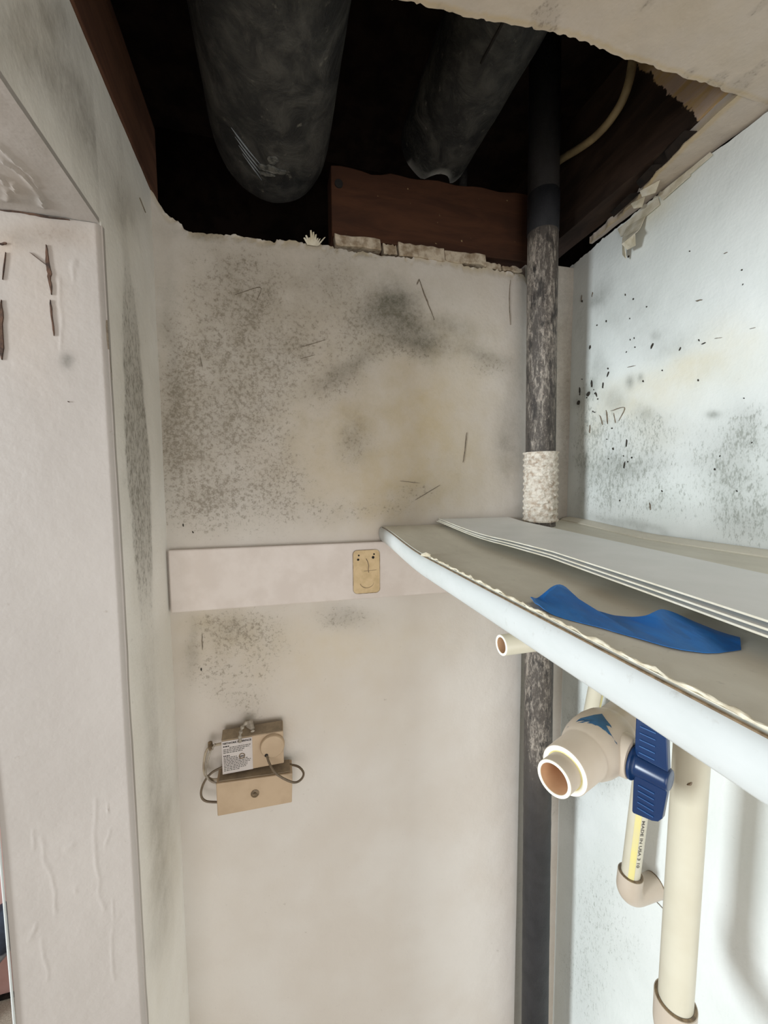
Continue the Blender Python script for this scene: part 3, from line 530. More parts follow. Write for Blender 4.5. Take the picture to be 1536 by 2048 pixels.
# ================================================================ OVERHEAD: JOISTS AND PIPES
j = MB().box((-.185, -.1, ZC + .001), (-.147, .64, .485)).build('ceiling_joist', M['woodY'], None, (0, 0, 0), smooth=False, bevel=.002)
tag(j, 'red-brown timber joist along the left edge of the ceiling hole', 'joist')
m = MB(); ys = cs((-.1, .20, .05), (.20, .80, .004)); zs = cs((ZC + .0105, .56, .004)); U, W = np.meshgrid(ys, zs, indexing='ij')
cl = np.clip((.356 + (W - .396) * .62 - U) / .03 + .5, 0, 1)
m.slab(np.stack([.459 + (fbm(U * 30, W * 30, 81) - .5) * .004, U, W], -1), (.038, 0, 0), 0, {'clean': cl}, flip=True)
tag(m.build('ceiling_joist', M['joist']), 'blackened damp joist along the right edge of the ceiling hole', 'joist')
m = MB(); n = 24; pr = []
for i in range(n + 1):
    x = .0885 + (.445 - .0885) * i / n; pr.append((x, .458 + .008 * i / n + .0015 * math.sin(i * 1.3) - (.003 if i in (4, 5) else 0)))
m.prism([(x, yb(x) + .001, z) for x, z in [(.0885, .3605), (.445, .3605)] + pr[::-1]], (0, .038, 0))
bb = m.build('blocking_board', M['wood'], smooth=False, bevel=.0015)
tag(bb, 'short red-brown board above the back wall under the narrower pipe end', 'board')
m = MB(); m.lathe((.0995, yb(.1) - .0006, .4335), (0, 1, 0), [(-.0004, .0001), (-.0004, .006), (.002, .006)], 14); m.build('knot', M['dark'], bb)

def iron_pipe(name, x, z, r, y0, y1, label, bend):
    root = thing(name, (x, y1, z - r), label, 'pipe', None)
    seg = 56; path = [(x, y, z) for y in np.linspace(y0, y1, 46)]
    if bend: path = path[:-1] + arc((x, y1, z + r * 1.15), (0, 0, -1), (0, 1, 0), 0, math.pi / 2, r * 1.15, 12) + [(x, y1 + r * 1.15, .77)]
    jit = lambda i, k: (fbm(np.array(i * .35), np.array(k * .45), 5) - .5) * .022
    sc = []
    for i, p in enumerate(path):
        for k in range(seg):
            t = 2 * math.pi * k / seg
            a = 0
            if False:
                d = math.hypot((p[1] - (y1 + .02)) / .035, ((k - seg / 2 + 1) / seg * 2 * math.pi) / .35)
                a = max(0, 1 - d) * (.4 + .6 * float(_hash(np.array(i), np.array(k // 2), 3)))
            sc.append(min(1, a))
    m = MB(); m.tube(path, r, seg, True, 0, None, (0, 0, 1), jit, {'scab_light': sc}); m.build('barrel', M['iron'], root)
    return root
p = iron_pipe('soil_pipe', .006, .477, .0775, -.15, .565, 'wide black cast iron pipe overhead, left of the two', True)
def on_soil(a, y, l=.0006):
    return (.006 + (.0775 + l) * math.sin(a), y, .477 - (.0775 + l) * math.cos(a))
for k in range(4):      # scuffs and splashes of old plaster near the bend
    MB().tube([on_soil(-.62 + .05 * k + .085 * q * (1 - .1 * k), .520 + .009 * k + .0042 * q + .0006 * q * q * .5) for q in range(6)], [.0003, .0008, .0010, .0010, .0007, .0003], 6).build('scuff', M['strapl'], p)
for ca, cy, ra, ry, sd_ in [(.02, .535, .09, .006, 1), (-.02, .551, .16, .005, 2), (.14, .553, .10, .003, 3), (-.08, .561, .10, .003, 4)]:
    ring = [(ca + ra * math.cos(t) * f, cy + ry * math.sin(t) * f) for q in range(14) for t, f in [(2 * math.pi * q / 14, .6 + .7 * float(_hash(np.array(q), np.array(sd_), 2)))]]
    m = MB(); A_ = [on_soil(a, y, .0022) for a, y in ring]; B_ = [on_soil(a, y, -.003) for a, y in ring]
    m.add(A_ + B_, [list(range(14)), list(range(27, 13, -1))] + [[q, (q + 1) % 14, 14 + (q + 1) % 14, 14 + q] for q in range(14)]); m.build('plaster_splash', M['splash'], p, smooth=False)

root = thing('waste_pipe', (.258, .6, .474), 'narrower black cast iron pipe with broken end resting on the board', 'pipe')
seg = 56; r = .057; Y = np.linspace(-.15, .622, 50); V = []; sc = []
for i, y in enumerate(Y):
    for k in range(seg):
        t = 2 * math.pi * k / seg; q = r * (1 + (float(fbm(np.array(i * .4), np.array(k * .4), 15)) - .5) * .05)
        a = (k - seg / 2) / seg * 2 * math.pi
        notch = .024 * max(0, 1 - ((a + .05) / .42) ** 2) if abs(a + .05) < .42 else 0
        yy = y - notch * max(0, (i - 38) / 11)
        V.append((.258 + q * math.sin(t), yy, .531 + q * math.cos(t))); sc.append(.75 if i == 49 and abs(a) < .9 else 0)  # last ring paler underneath: its lit rim put into the colour
F = [(i*seg+k, (i+1)*seg+k, (i+1)*seg+(k+1)%seg, i*seg+(k+1)%seg) for i in range(len(Y)-1) for k in range(seg)]
o = len(V); V2 = [(.258 + (x - .258) * .88, y, .531 + (z - .531) * .88) for x, y, z in V]
F2 = [tuple(o + q for q in f[::-1]) for f in F]
e = (len(Y) - 1) * seg; F3 = [(e + k, o + e + k, o + e + (k+1) % seg, e + (k+1) % seg) for k in range(seg)]
F4 = [(k, (k+1) % seg, o + (k+1) % seg, o + k) for k in range(seg)]
m = MB(); m.add(V + V2, F + F2 + F3 + F4, 0, {'scab_light': sc + [0] * len(V)}); m.build('barrel', M['iron'], root)
m = MB(); m.tube([(.258 - .057 * math.sin(.25 + .01 * i) * 1.0, .30 + .14 * i / 10, .531 - .0572 * math.cos(.25 + .01 * i)) for i in range(11)], .0016, 8); m.build('seam', M['dark'], root)
m = MB(); pts = [(.258 + .0575 * math.sin(a), y, .531 - .0575 * math.cos(a)) for a, y in [(.02, .33), (.02, .350), (.14, .347), (.22, .356), (.34, .350), (.42, .346), (.44, .33)]]
m.prism(pts, (0, 0, .0006)); m.build('bare_patch', M['tube'], root, smooth=False)

m = MB(); m.tube(smooth_path([(.447, .585, .512), (.444, .565, .504), (.442, .551, .4985), (.442, .515, .486), (.442, .486, .479), (.442, .46, .480), (.440, .438, .489), (.44, .428, .52), (.44, .425, .60), (.44, .425, .70)]), .0052, 14)
tag(m.build('flexible_tube', M['tube'], None, (.44, .486, .478)), 'pale bent tube in the dark beside the right joist', 'tube')
m = MB(); m.tube([(.345, .70, z) for z in np.linspace(.30, .77, 10)], .008, 14)
tag(m.build('riser_pipe', M['iron'], None, (.345, .70, .30)), 'thin upright pipe in the dark behind the board', 'pipe')

# black vertical pipe in the corner
root = thing('stack_pipe', (.4215, .545, -H), 'black iron pipe standing upright in the back right corner', 'pipe')
zs = cs((-H, -.9, .1), (-.9, .5, .006), (.5, .775, .05)); r0 = .0226
path = [(.4065 - .0175 * (z - .40) / 1.3, .55 - .002 * (z < 0), z) for z in zs]; sc = []
for z in zs:
    a = np.interp(z, [-1, -.75, -.62, -.52, -.44, -.14, -.06, .05, .2, .36, .42, .6], [.06, .10, .16, .5, .92, 1.0, .95, .85, .95, 1.0, .3, 0])
    for k in range(40): sc.append(a * (.75 + .5 * float(vnoise(np.array(k * .3), np.array(z * 9), 2))))
m = MB(); m.tube(path, r0, 40, True, 0, None, (0, 1, 0), lambda i, k: (float(vnoise(np.array(i * .5), np.array(k * .6), 6)) - .5) * .03, {'scab_light': sc}); m.build('barrel', M['stack'], root)
MB().lathe((.4066, .55, .386), (0, 0, 1), [(-.006, .0227), (-.005, .0234), (.05, .0236), (.052, .0227)], 40).build('coupling', M['stack'], root)
zz = np.linspace(-.064, .047, 80)
m = MB(); m.tube([(.4065 - .0175 * (z - .40) / 1.3, .549, z) for z in zz], [.0256 + .0012 * math.sin(i * .9) for i in range(80)], 72, True, 0, None, (0, 1, 0), lambda i, k: (float(fbm(np.array(i * .55), np.array(k * .7), 6, 3)) - .5) * .16)
m.build('crusted_plaster_sleeve', M['efflo'], root)['label'] = 'crusty white plaster sleeve around the black pipe'

# ================================================================ CLEAT AND BOX ON THE BACK WALL
root = thing('wall_cleat', (.12, yb(.12), -.182), 'white painted wooden cleat across the back wall under the shelf end', 'batten')
x0, x1 = -.1465, .395
def cl(x, z): return (x, yb(x) - .010, z)
m = MB(); m.hexa([cl(x0, -.1805), cl(x1, -.1805), (x1, yb(x1) + .001, -.1805), (x0, yb(x0) + .001, -.1805)], [cl(x0, -.0915), cl(x1, -.0915), (x1, yb(x1) + .001, -.0915), (x0, yb(x0) + .001, -.0915)])
m.build('board', M['cleat'], root, bevel=.002, smooth=False)
pts = []
for cx, cz, a0 in [(.147, -.110, 0), (.118, -.110, 90), (.118, -.165, 180), (.147, -.165, 270)]:
    for k in range(6): t = math.radians(a0 + 18 * k); pts.append((cx + .0065 * math.cos(t), cz + .0065 * math.sin(t)))
m = MB(); m.prism([(x, yb(x) - .0108, z) for x, z in pts], (0, .0012, 0)); pa = m.build('filler_patch', M['patch'], root, smooth=False); pa['label'] = 'tan rounded rectangle of old filler'
m = MB(); m.tube([(x, yb(x) - .0107, z) for x, z in pts + pts[:1]], .0005, 6); m.build('edge_line', M['gyps'], root)
for x, z, r in [(.1205, -.1115, .0014), (.1195, -.118, .0018), (.1445, -.1105, .0014), (.143, -.1155, .0022)]:
    m = MB(); m.lathe((x, yb(x) - .0111, z), (0, 1, 0), [(0, .00005), (0, r), (.0009, r)], 12); m.build('screw_hole', M['dark'], root)
m = MB(); m.tube([(x, yb(x) - .0109, z) for x, z in [(.132, -.117), (.1345, -.122), (.136, -.128), (.1352, -.1345), (.136, -.139)]], .0006, 6); m.build('scratch', M['screw'], root)
m = MB(); m.tube([(.133 + .011 * math.cos(t), yb(.133) - .0109, -.154 + .009 * math.sin(t)) for t in np.linspace(-2.9, -.1, 12)], .0004, 6); m.build('scratch', M['screw'], root)
m = MB(); m.tube([(.1285, yb(.13) - .0109, -.1365), (.148, yb(.148) - .0109, -.1355)], .0003, 6); m.build('scratch', M['screw'], root)

root = thing('phone_junction_box', (-.042, .607, -.4155), 'small beige phone junction box on the back wall with its lid hanging open', 'junction box')
m = MB(); pf = [(.6085, -.367), (.596, -.3605), (.578, -.3655), (.578, -.4150), (.6085, -.4150)]
m.prism([(-.0836, y, z) for y, z in pf], (.0848, 0, 0)); m.build('housing', M['box'], root, smooth=False, bevel=.0012)
m = MB(); m.hexa([(-.0838, .5775, -.4146), (-.0425, .5775, -.4146), (-.0425, .5781, -.4146), (-.0838, .5781, -.4146)], [(-.0838, .5775, -.3658), (-.0425, .5775, -.3658), (-.0425, .5781, -.3658), (-.0838, .5781, -.3658)])
lb = m.build('label', M['label'], root, smooth=False); lb['label'] = 'white printed label with small dark text'
def text(name, s, size, mat, parent, place, bold=0.0):
    c = bpy.data.curves.new('t', 'FONT'); c.body = s; c.size = size; c.offset = bold; c.resolution_u = 3
    t = bpy.data.objects.new('t', c); me = bpy.data.meshes.new_from_object(t); bpy.data.objects.remove(t)
    L = parent.matrix_world.translation if False else parent.location
    par = parent
    while par.parent: par = par.parent; L = par.location
    for v in me.vertices: v.co = Vector(place(v.co.x, v.co.y)) - Vector(L)
    me.materials.clear(); me.materials.append(mat); me.name = name
    o = bpy.data.objects.new(name, me); COL.objects.link(o); o.parent = parent; return o
text('label_heading', 'NETWORK INTERFACE', .0036, M['dark'], lb, lambda u, v: (-.0822 + u * 1.03, .5774, -.3705 + v), .00016)
# the small print is too small to read in the photograph: rows of word-length strokes
rows = [(-.0818, -.0740, -.3738, 1), (-.0735, -.0445, -.3760, 0), (-.0818, -.0460, -.3784, 0), (-.0818, -.0530, -.3808, 0), (-.0818, -.0560, -.3832, 0), (-.0818, -.0735, -.3880, 1), (-.0818, -.0640, -.3906, 0), (-.0818, -.0625, -.3930, 0)] + [(-.0818, x1, -.3954 - .0024 * k, 0) for k, x1 in enumerate((-.0480, -.0450, -.0462, -.0490, -.0500, -.0520, -.0600))]
rr = random.Random(3)
for x0_, x1_, z_, bold in rows:
    m = MB(); x = x0_; hh = .0008 if bold else .00055
    while x < x1_ - .0008:
        w = min(rr.uniform(.0012, .0042), x1_ - x); m.box((x, .57735, z_ - hh), (x + w, .57752, z_ + hh)); x += w + .0007
    o = m.build('small_print', M['dark'] if bold else M['ink'], lb, smooth=False); o['kind'] = 'stuff'
m = MB(); m.lathe((-.0145, .578, -.3835), (0, -1, 0), [(0, .0176), (.004, .0172), (.0052, .0160), (.0052, .0001)], 36); m.build('round_cover', M['box'], root)
m = MB(); m.lathe((-.057, .5778, -.3916), (0, -1, 0), [(0, .0044), (.0006, .0044), (.0008, .003), (.0002, .0028), (.0002, .0001)], 20); m.build('screw', M['screw'], root)
m = MB(); m.box((-.0595, .5764, -.3920), (-.0545, .5769, -.3911)); m.build('screw_slot', M['dark'], root, smooth=False)
lid = MB(); a = [(-.0916, .568, -.4198), (.0129, .568, -.4262), (.0111, .568, -.4712), (-.0913, .568, -.4683)]
lid.hexa([Vector(p) + Vector((0, .030, .001)) for p in (a[3], a[2], a[1], a[0])][::1], [Vector(p) for p in (a[3], a[2], a[1], a[0])])
lid_o = lid.build('lid', M['box'], root, smooth=False, bevel=.0012); lid_o['label'] = 'plain beige lid hinged down, screw at its centre'
MB().hexa([(-.088, .571, -.4195), (.0095, .571, -.4250), (.0095, .5955, -.4240), (-.088, .5955, -.4185)], [(-.088, .571, -.4185), (.0095, .571, -.4243), (.0095, .5955, -.4232), (-.088, .5955, -.4177)]).build('lid_top_shade', M['box_shade'], root, smooth=False)  # darker slab paints the shadow on top of the hanging lid
m = MB(); m.lathe((-.0402, .568, -.4454), (0, -1, 0), [(0, .0058), (.0008, .0058), (.0014, .0046), (.0006, .0040), (.0006, .0022), (.0018, .0018), (.0018, .0001)], 24); m.build('screw', M['screw'], root)
MB().hexa([(-.0840, .5790, -.3652), (.0006, .5790, -.3656), (.0006, .5955, -.3600), (-.0840, .5955, -.3600)], [(-.0840, .5792, -.3644), (.0006, .5792, -.3648), (.0006, .5957, -.3592), (-.0840, .5957, -.3592)]).build('shaded_top', M['box_shade'], root, smooth=False)  # darker sheet paints the shade on the sloping upper face
def wire(name, pts, r, mat, par):
    return MB().tube(smooth_path(pts), r, 10).build(name, mat, par)
wire('jumper_wire', [(-.0232,.5750,-.3945),(-.0196,.5660,-.4012),(-.0129,.5580,-.4103),(-.0014,.5550,-.4203),(.0144,.5570,-.4321),(.0247,.5620,-.4335),(.0289,.5700,-.4303),(.0215,.5800,-.4259),(.0042,.5920,-.4262),(-.008,.600,-.4215)], .0016, M['wire'], root)
m = MB(); m.lathe((-.0232, .5725, -.3945), (0, 1, 0), [(0, .0001), (0, .0026), (.001, .0026)], 12); m.build('wire_hole', M['dark'], root)
wire('feed_wire', [(-.0800,.592,-.3774),(-.0960,.592,-.3784),(-.1060,.594,-.3847),(-.1106,.594,-.4028),(-.1100,.594,-.4205),(-.1006,.592,-.4295),(-.0854,.590,-.4297)], .0018, M['wirel'], root)
wire('feed_wire', [(-.0820,.590,-.4110),(-.0995,.588,-.4160),(-.1106,.588,-.4288),(-.1156,.590,-.4468),(-.1104,.592,-.4604),(-.0900,.592,-.4673)], .0016, M['wire'], root)
wire('feed_wire', [(-.0933,.586,-.3725),(-.1005,.585,-.3833),(-.1052,.585,-.4012),(-.1072,.586,-.4166),(-.0993,.588,-.4305),(-.0850,.590,-.4375)], .0014, M['clip'], root)
m = MB(); m.tube([(-.1015, .594, -.3735), (-.1005, .589, -.3765), (-.0985, .585, -.3800)], [.003, .0036, .0028], 10); m.build('wire_staple', M['screw'], root)
m = MB(); m.tube(smooth_path([(-.0590,.5768,-.3700),(-.0585,.5770,-.3600),(-.0560,.584,-.3530),(-.0480,.590,-.3495),(-.0430,.588,-.3540),(-.0415,.580,-.3590)]), [.0022 + .0009 * math.sin(i * 1.7) for i in range(31)], 9); m.build('tie_loop', M['clip'], root)
m = MB(); m.tube([(-.052,.600,-.3560),(-.046,.590,-.3530),(-.041,.583,-.3570)], [.004,.0055,.003], 9, True, 0, None, None, lambda i, k: (float(_hash(np.array(i), np.array(k), 5)) - .5) * .4); m.build('putty_lump', M['clip'], root)

# ================================================================ SHELF AND WHAT LIES ON IT
root = thing('wall_shelf', (.155, .3, -.105), 'white painted shelf along the right wall with a dusty top', 'shelf')
def smst(t): t = np.clip(t, 0, 1); return t * t * (3 - 2 * t)
zt = lambda y: -.0795 + .0115 * smst((np.asarray(y) - .40) / .20)
xe = lambda y: .1565 - (.6 - y) * .0215
ys = np.linspace(-.35, .5925, 60); us = np.linspace(0, 1, 8)
U, K = np.meshgrid(ys, us, indexing='ij'); X = xe(U) + .004 + (XR - .001 - xe(U) - .004) * K
m = MB(); m.slab(np.stack([X, U, zt(U)], -1), (0, 0, -.019), 0, None, flip=True); m.build('shelf_board', M['shelf'], root)
prof = [(.0145, -.0006), (.004, -.0004), (.0012, -.0018), (-.0012, -.0055), (-.002, -.011), (-.0015, -.0165), (.0005, -.0215), (.0035, -.0242), (.0145, -.0248)]
V = []; F = []; n = len(prof)
ys = np.linspace(-.35, .597, 70)
for y in ys:
    for dx, dz in prof: V.append((float(xe(y)) + dx, float(y), float(zt(y)) + dz))
F = [(i*n+k, (i+1)*n+k, (i+1)*n+k+1, i*n+k+1) for i in range(len(ys)-1) for k in range(n-1)]
F += [(i*n+n-1, (i+1)*n+n-1, (i+1)*n, i*n) for i in range(len(ys)-1)]
F += [list(range(n)), list(range((len(ys)-1)*n, len(ys)*n))[::-1]]
m = MB(); m.add(V, [f[::-1] for f in F]); lp = m.build('front_lip', M['lip'], root); lp['label'] = 'glossy white rounded front edge'
ys = np.linspace(-.35, .40, 420)
m = MB(); m.tube([(float(xe(y)) + .0046 + .0006 * math.sin(y * 260), float(y), float(zt(y)) + .0006 + .0004 * math.sin(y * 410 + 1)) for y in ys],
    [.0004 + .0008 * float(vnoise(np.array(y * 320), np.array(0.), 3)) for y in ys], 8, True, 0, None, None, lambda i, k: (float(_hash(np.array(i), np.array(k), 8)) - .5) * .5)
m.build('caulk_bead', M['caulk'], root)['label'] = 'cracked cream bead of old caulk along the edge'
ys = np.linspace(-.35, .592, 90)
m = MB(); m.tube([(float(xe(y)) + .0022, float(y), float(zt(y)) - .0012) for y in ys], .0007, 6); m.build('open_joint', M['screw'], root)
m = MB(); m.tube([(.1505, .398, -.0785), (.1535, .392, -.0775), (.157, .388, -.078)], [.001, .0024, .0012], 8, True, 0, None, None, lambda i, k: (float(_hash(np.array(i), np.array(k), 9)) - .5) * .5); m.build('caulk_lump', M['caulk'], root)
m = MB(); ys = np.linspace(-.35, .589, 40); V = []
for y in ys:
    for dx, dz in [(0, 0), (-.018, 0), (-.018, .0016), (-.013, .0040), (0, .0062)]: V.append((XR - .0012 + dx, float(y), float(zt(y)) + dz - .0002))
F = [(i*5+k, i*5+(k+1)%5, (i+1)*5+(k+1)%5, (i+1)*5+k) for i in range(39) for k in range(5)] + [[4,3,2,1,0], [195,196,197,198,199]]
m.add(V, F); m.build('back_fillet', M['shelf'], root)

def sheet(zlift, dx, tipy, label, bow):
    nu, nv = 60, 12; P = np.zeros((nu, nv, 3))
    for i in range(nu):
        y0 = .587 + tipy - (.837 + tipy) * (i / (nu - 1))
        lx = float(np.interp(y0, [-.25, .119, .187, .304, .588], [.164, .2065, .219, .2385, .2475])) + dx
        rx = float(np.interp(y0, [-.25, .184, .588], [.254, .317, .374])) + dx
        for jv in range(nv):
            s = jv / (nv - 1); x = lx + (rx - lx) * s; y = y0 + .0 * s
            z = float(zt(y)) + zlift * (1 - .42 * smst((y - .36) / .2)) + bow * (1 - s) ** 3 * (.55 + .45 * math.sin(y * 9 + 1.2))
            P[i, jv] = (x, y, z)
    m = MB(); m.slab(P, (0, 0, -.0011), 0, None, flip=True)
    # cut edges in the paler core colour
    nf = (nu - 1) * (nv - 1); m.mi = [0] * nf + [1] * (len(m.f) - nf - 1) + [0]
    c = P[nu // 2, nv // 2]
    o = m.build('panel_sheet', [M['sheet'], M['sheetedge']], None, (c[0], c[1], c[2] - .0011)); return tag(o, label, 'sheet', 'thin white panel sheets on the shelf')
sheet(.0112, 0, 0.0, 'lowest white panel sheet, its edge nearest the blue tape', .0004)
sheet(.0134, .0014, -.004, 'white panel sheet sandwiched in the middle of the shelf stack', .0008)
sheet(.0158, .0040, -.001, 'topmost white panel sheet on the shelf stack, its broad face bare', .0014)
# two packing strips keep the stack off the board
for k, (ya, yc) in enumerate(((.40, .43), (-.12, -.08))):
    m = MB(); zz = float(zt(ya)); m.box((.295 - .06 * k, ya, zz - .0004), (.345 - .06 * k, yc, zz + .0090)); o = m.build('packing_strip', M['shelf'], None, (.28 - .05 * k, ya, zz), smooth=False)
    tag(o, 'thin strip of wood under the white sheets, ' + ('towards the back wall' if k == 0 else 'at their near end'), 'strip')

up = [(.1600, .2210), (.1697, .2214), (.1939, .2290), (.1878, .1995), (.1890, .1830), (.1968, .1692), (.2110, .1690), (.2190, .1560), (.2231, .1392)]
dn = [(.1545, .2080), (.1574, .1938), (.1610, .1830), (.1669, .1699), (.1715, .1580), (.1782, .1397), (.1850, .1330), (.1926, .1297), (.2080, .1290)]
nu = 60; nv = 14; P = np.zeros((nu, nv, 3))
def li(pl, t):
    k = min(int(t * (len(pl) - 1)), len(pl) - 2); f = t * (len(pl) - 1) - k
    return Vector(pl[k]).lerp(Vector(pl[k + 1]), f)
sm = lambda pl: [p[:2] for p in smooth_path([(x, y, 0) for x, y in pl], 5)]
U1, D1 = sm(up), sm(dn)
for i in range(nu):
    t = i / (nu - 1); a, b = li(U1, t), li(D1, t)
    for jv in range(nv):
        s = jv / (nv - 1); q = b.lerp(a, s)
        lift = .007 * math.exp(-((t - .20) / .09) ** 2) * s ** 2 + .006 * math.exp(-((t - .72) / .14) ** 2) * s ** 1.5 + .0012 * float(fbm(np.array(t * 9), np.array(s * 3), 4)) + .003 * math.exp(-(t / .06) ** 2) + .002 * math.exp(-((t - .85) / .1) ** 2) * math.sin(s * math.pi)
        P[i, jv] = (q.x, q.y, -.0793 + lift)
m = MB(); m.slab(P, (0, 0, -.0003), 0)
tag(m.build('tape_strip', M['tape'], None, (.18, .18, -.0795)), 'crumpled strip of bright blue masking tape on the shelf top', 'tape')

# ================================================================ PLASTIC PIPES UNDER THE SHELF
# open stub
root = thing('stub_pipe', (.22, .344, -.176), 'open-ended cream pipe stub poking out under the shelf', 'pipe')
MB().lathe((.216, .344, -.165), (1, 0, 0), [(.05, .0001), (.05, .0078), (.0004, .0078), (0, .0082), (0, .0101), (.0005, .0104), (.287, .0104)], 36, [1, 1, 2, 2, 2, 0]).build('barrel', [M['cpvc'], M['bore'], M['cut']], root)

# ball valve
KV = .92; mo = Vector((.2088, .2537, -.2378)); A = Vector((.935, .354, 0)) * KV; S = Vector((.354, -.935, 0)) * KV; Z = Vector((0, 0, KV))
def kp(prof): return [(L * KV, q * KV) for L, q in prof]
root = thing('ball_valve', tuple(mo + A * .083 + Z * -.047), 'cream plastic ball valve with a blue handle under the shelf', 'valve')
MB().lathe(mo, A, kp([(.05, .0001), (.05, .0127), (.0006, .0127), (0, .0130), (0, .0153), (.0006, .0156), (.022, .0156)]), 48, [1, 1, 2, 2, 2, 0]).build('pipe_stub', [M['fit'], M['bore'], M['cut']], root)
MB().lathe(mo, A, kp([(.0165, .0154), (.0168, .0160), (.0172, .0166), (.0172, .0206), (.0180, .0212), (.050, .0222), (.0515, .0232), (.0560, .0252), (.064, .0274), (.074, .0286), (.088, .0286), (.098, .0274), (.106, .0250), (.1115, .0226), (.140, .0222), (.1405, .0156)]), 56, [2, 2, 1] + [0] * 12).build('body', [M['fit'], M['cut'], M['glue']], root)
MB().lathe(mo + A * .083, S, kp([(-.02, .021), (.010, .021), (.0215, .0200), (.0285, .0192), (.0297, .0182), (.0297, .0001)]), 40).build('neck', M['fit'], root)
MB().tube([tuple(mo + A * L) for L in np.linspace(.13, .345, 6)], .0155 * KV, 32).build('tail_pipe', M['cpvc'], root)
h = MB(); hc = mo + A * .0835 + Z * -.003 - S * .0015
h.lathe(hc, S, kp([(.0312, .0001), (.0312, .0160), (.0335, .0163), (.0350, .0115), (.0365, .0105), (.0590, .0098), (.0612, .0092), (.0616, .0080), (.0612, .0001)]), 32)
def P2(s, z, d): return hc + S * s + Z * z + A * d
for sg, ztip0, ztip1 in ((1, .0485, .0425), (-1, -.0475, -.0415)):
    out = [(.0335, .002 * sg), (.0335, ztip0 * .97), (.0345, ztip0)] + ([(.0560, ztip1), (.0580, ztip1 * .95)] if sg > 0 else [(.0500, ztip1 * 1.06), (.0545, ztip1 * 1.0), (.0575, ztip1 * .88)]) + [(.0600, .012 * sg), (.0605, .002 * sg)]
    a = [P2(s, z, -.0035) for s, z in out]; b = [P2(s, z, .0035) for s, z in out]
    if sg < 0: a, b = a[::-1], b[::-1]
    h.add([tuple(p) for p in a + b], [list(range(len(a)))[::-1], list(range(len(a), 2 * len(a)))] + [[i, (i + 1) % len(a), len(a) + (i + 1) % len(a), len(a) + i] for i in range(len(a))])
hd = h.build('handle', M['blue'], root, bevel=.0012, auto=35); hd['label'] = 'dark blue tee-shaped plastic handle with ribbed wings'
for z0 in (.0390, .0328, .0266, .0204, .0142, -.0170, -.0225, -.0280, -.0335, -.0390):
    m = MB(); a, b = (.0375, .0500) if z0 > 0 else (.0380, .0510)
    m.hexa([P2(a, z0 - .0004, -.0044), P2(b, z0 - .0004, -.0044), P2(b, z0 - .0004, -.003), P2(a, z0 - .0004, -.003)], [P2(a, z0 + .0004, -.0044), P2(b, z0 + .0004, -.0044), P2(b, z0 + .0004, -.003), P2(a, z0 + .0004, -.003)])
    m.build('rib', M['ridge'], hd if False else root, smooth=False)
# scrap of tape stuck over the top of the body
def onbody(L, t, r): return tuple(mo + A * L + Z * (r * math.cos(t)) + S * (r * math.sin(t)))
def rb(L): return float(np.interp(L, [.0515, .056, .064, .074, .088, .098], [.0232, .0252, .0274, .0286, .0286, .0274])) + .0005
m = MB(); pts = [(.0540, -.85), (.0650, -.40), (.0760, -.12), (.0840, .02), (.0790, .22), (.0760, .45), (.0665, .95), (.0655, .48), (.0625, .05), (.0585, -.35)]
c = (.070, .10); V = [onbody(c[0], c[1], rb(c[0]) + .0004)] + [onbody(L, t, rb(L)) for L, t in pts]
mid = [onbody((L + c[0]) / 2, (t + c[1]) / 2, rb((L + c[0]) / 2) + .0003) for L, t in pts]; k = len(pts)
m.add(V + mid, [(0, 1 + k + i, 1 + k + (i + 1) % k) for i in range(k)] + [(1 + k + i, 1 + i, 1 + (i + 1) % k, 1 + k + (i + 1) % k) for i in range(k)])
m.build('tape_scrap', M['tape2'], root)['label'] = 'torn pointed scrap of blue tape'

def elbow_pipe(name, p0, p1, r, label, hub, turn, stripe=None, seg=36):
    """pipe from p0 (top) down to p1, with a socket elbow turning to the wall"""
    p0, p1 = Vector(p0), Vector(p1); d = (p1 - p0).normalized(); root = thing(name, tuple(p1), label, 'pipe')
    MB().tube([tuple(p0.lerp(p1, t)) for t in np.linspace(0, 1, 14)], r, seg).build('barrel', M['cpvc'], root)
    R_ = r * hub; tw = Vector(turn).normalized(); c = p1 + d * (r * .6)
    path = [tuple(p1 - d * r * 1.0)] + [tuple(p1)] + arc(c + tw * R_ * .95, -tw, d, 0, math.pi / 2, R_ * .95, 12)
    q = c + d * R_ * .95 + tw * (R_ * .95); q2 = Vector((XR - .0012, q.y, q.z))
    MB().tube(path + [tuple(q2)], R_, seg).build('elbow', M['fit'], root)
    MB().tube([tuple(p1 - d * r * 1.06), tuple(p1 - d * r * .99)], [r * 1.03, R_ * .99], seg, False).build('socket_rim', M['screw'], root)
    MB().tube([tuple(q2 - Vector((.0004, 0, 0))), tuple(q2 + Vector((.003, 0, 0)))], [R_ * 1.015, R_ * 1.03], seg).build('socket_rim', M['screw'], root)
    return root, d
p0 = Vector((.4800, .3835, -.12)); p1 = Vector((.4570, .3988, -.5490)); r1 = .0114
ro, d = elbow_pipe('supply_pipe', p0, p1, r1, 'thin cream pipe with a yellow stripe and lettering below the blue handle', 1.36, (1, .0, 0))
toc = Vector((-.76, -.65, 0)); toc = (toc - d * toc.dot(d)).normalized(); sd = -toc.cross(-d)   # towards the eye side, and across it
def oncyl(L, arcpos, lift=.0003):
    a = arcpos / r1; return tuple(p0 + d * L + (toc * math.cos(a) + sd * math.sin(a)) * (r1 + lift))
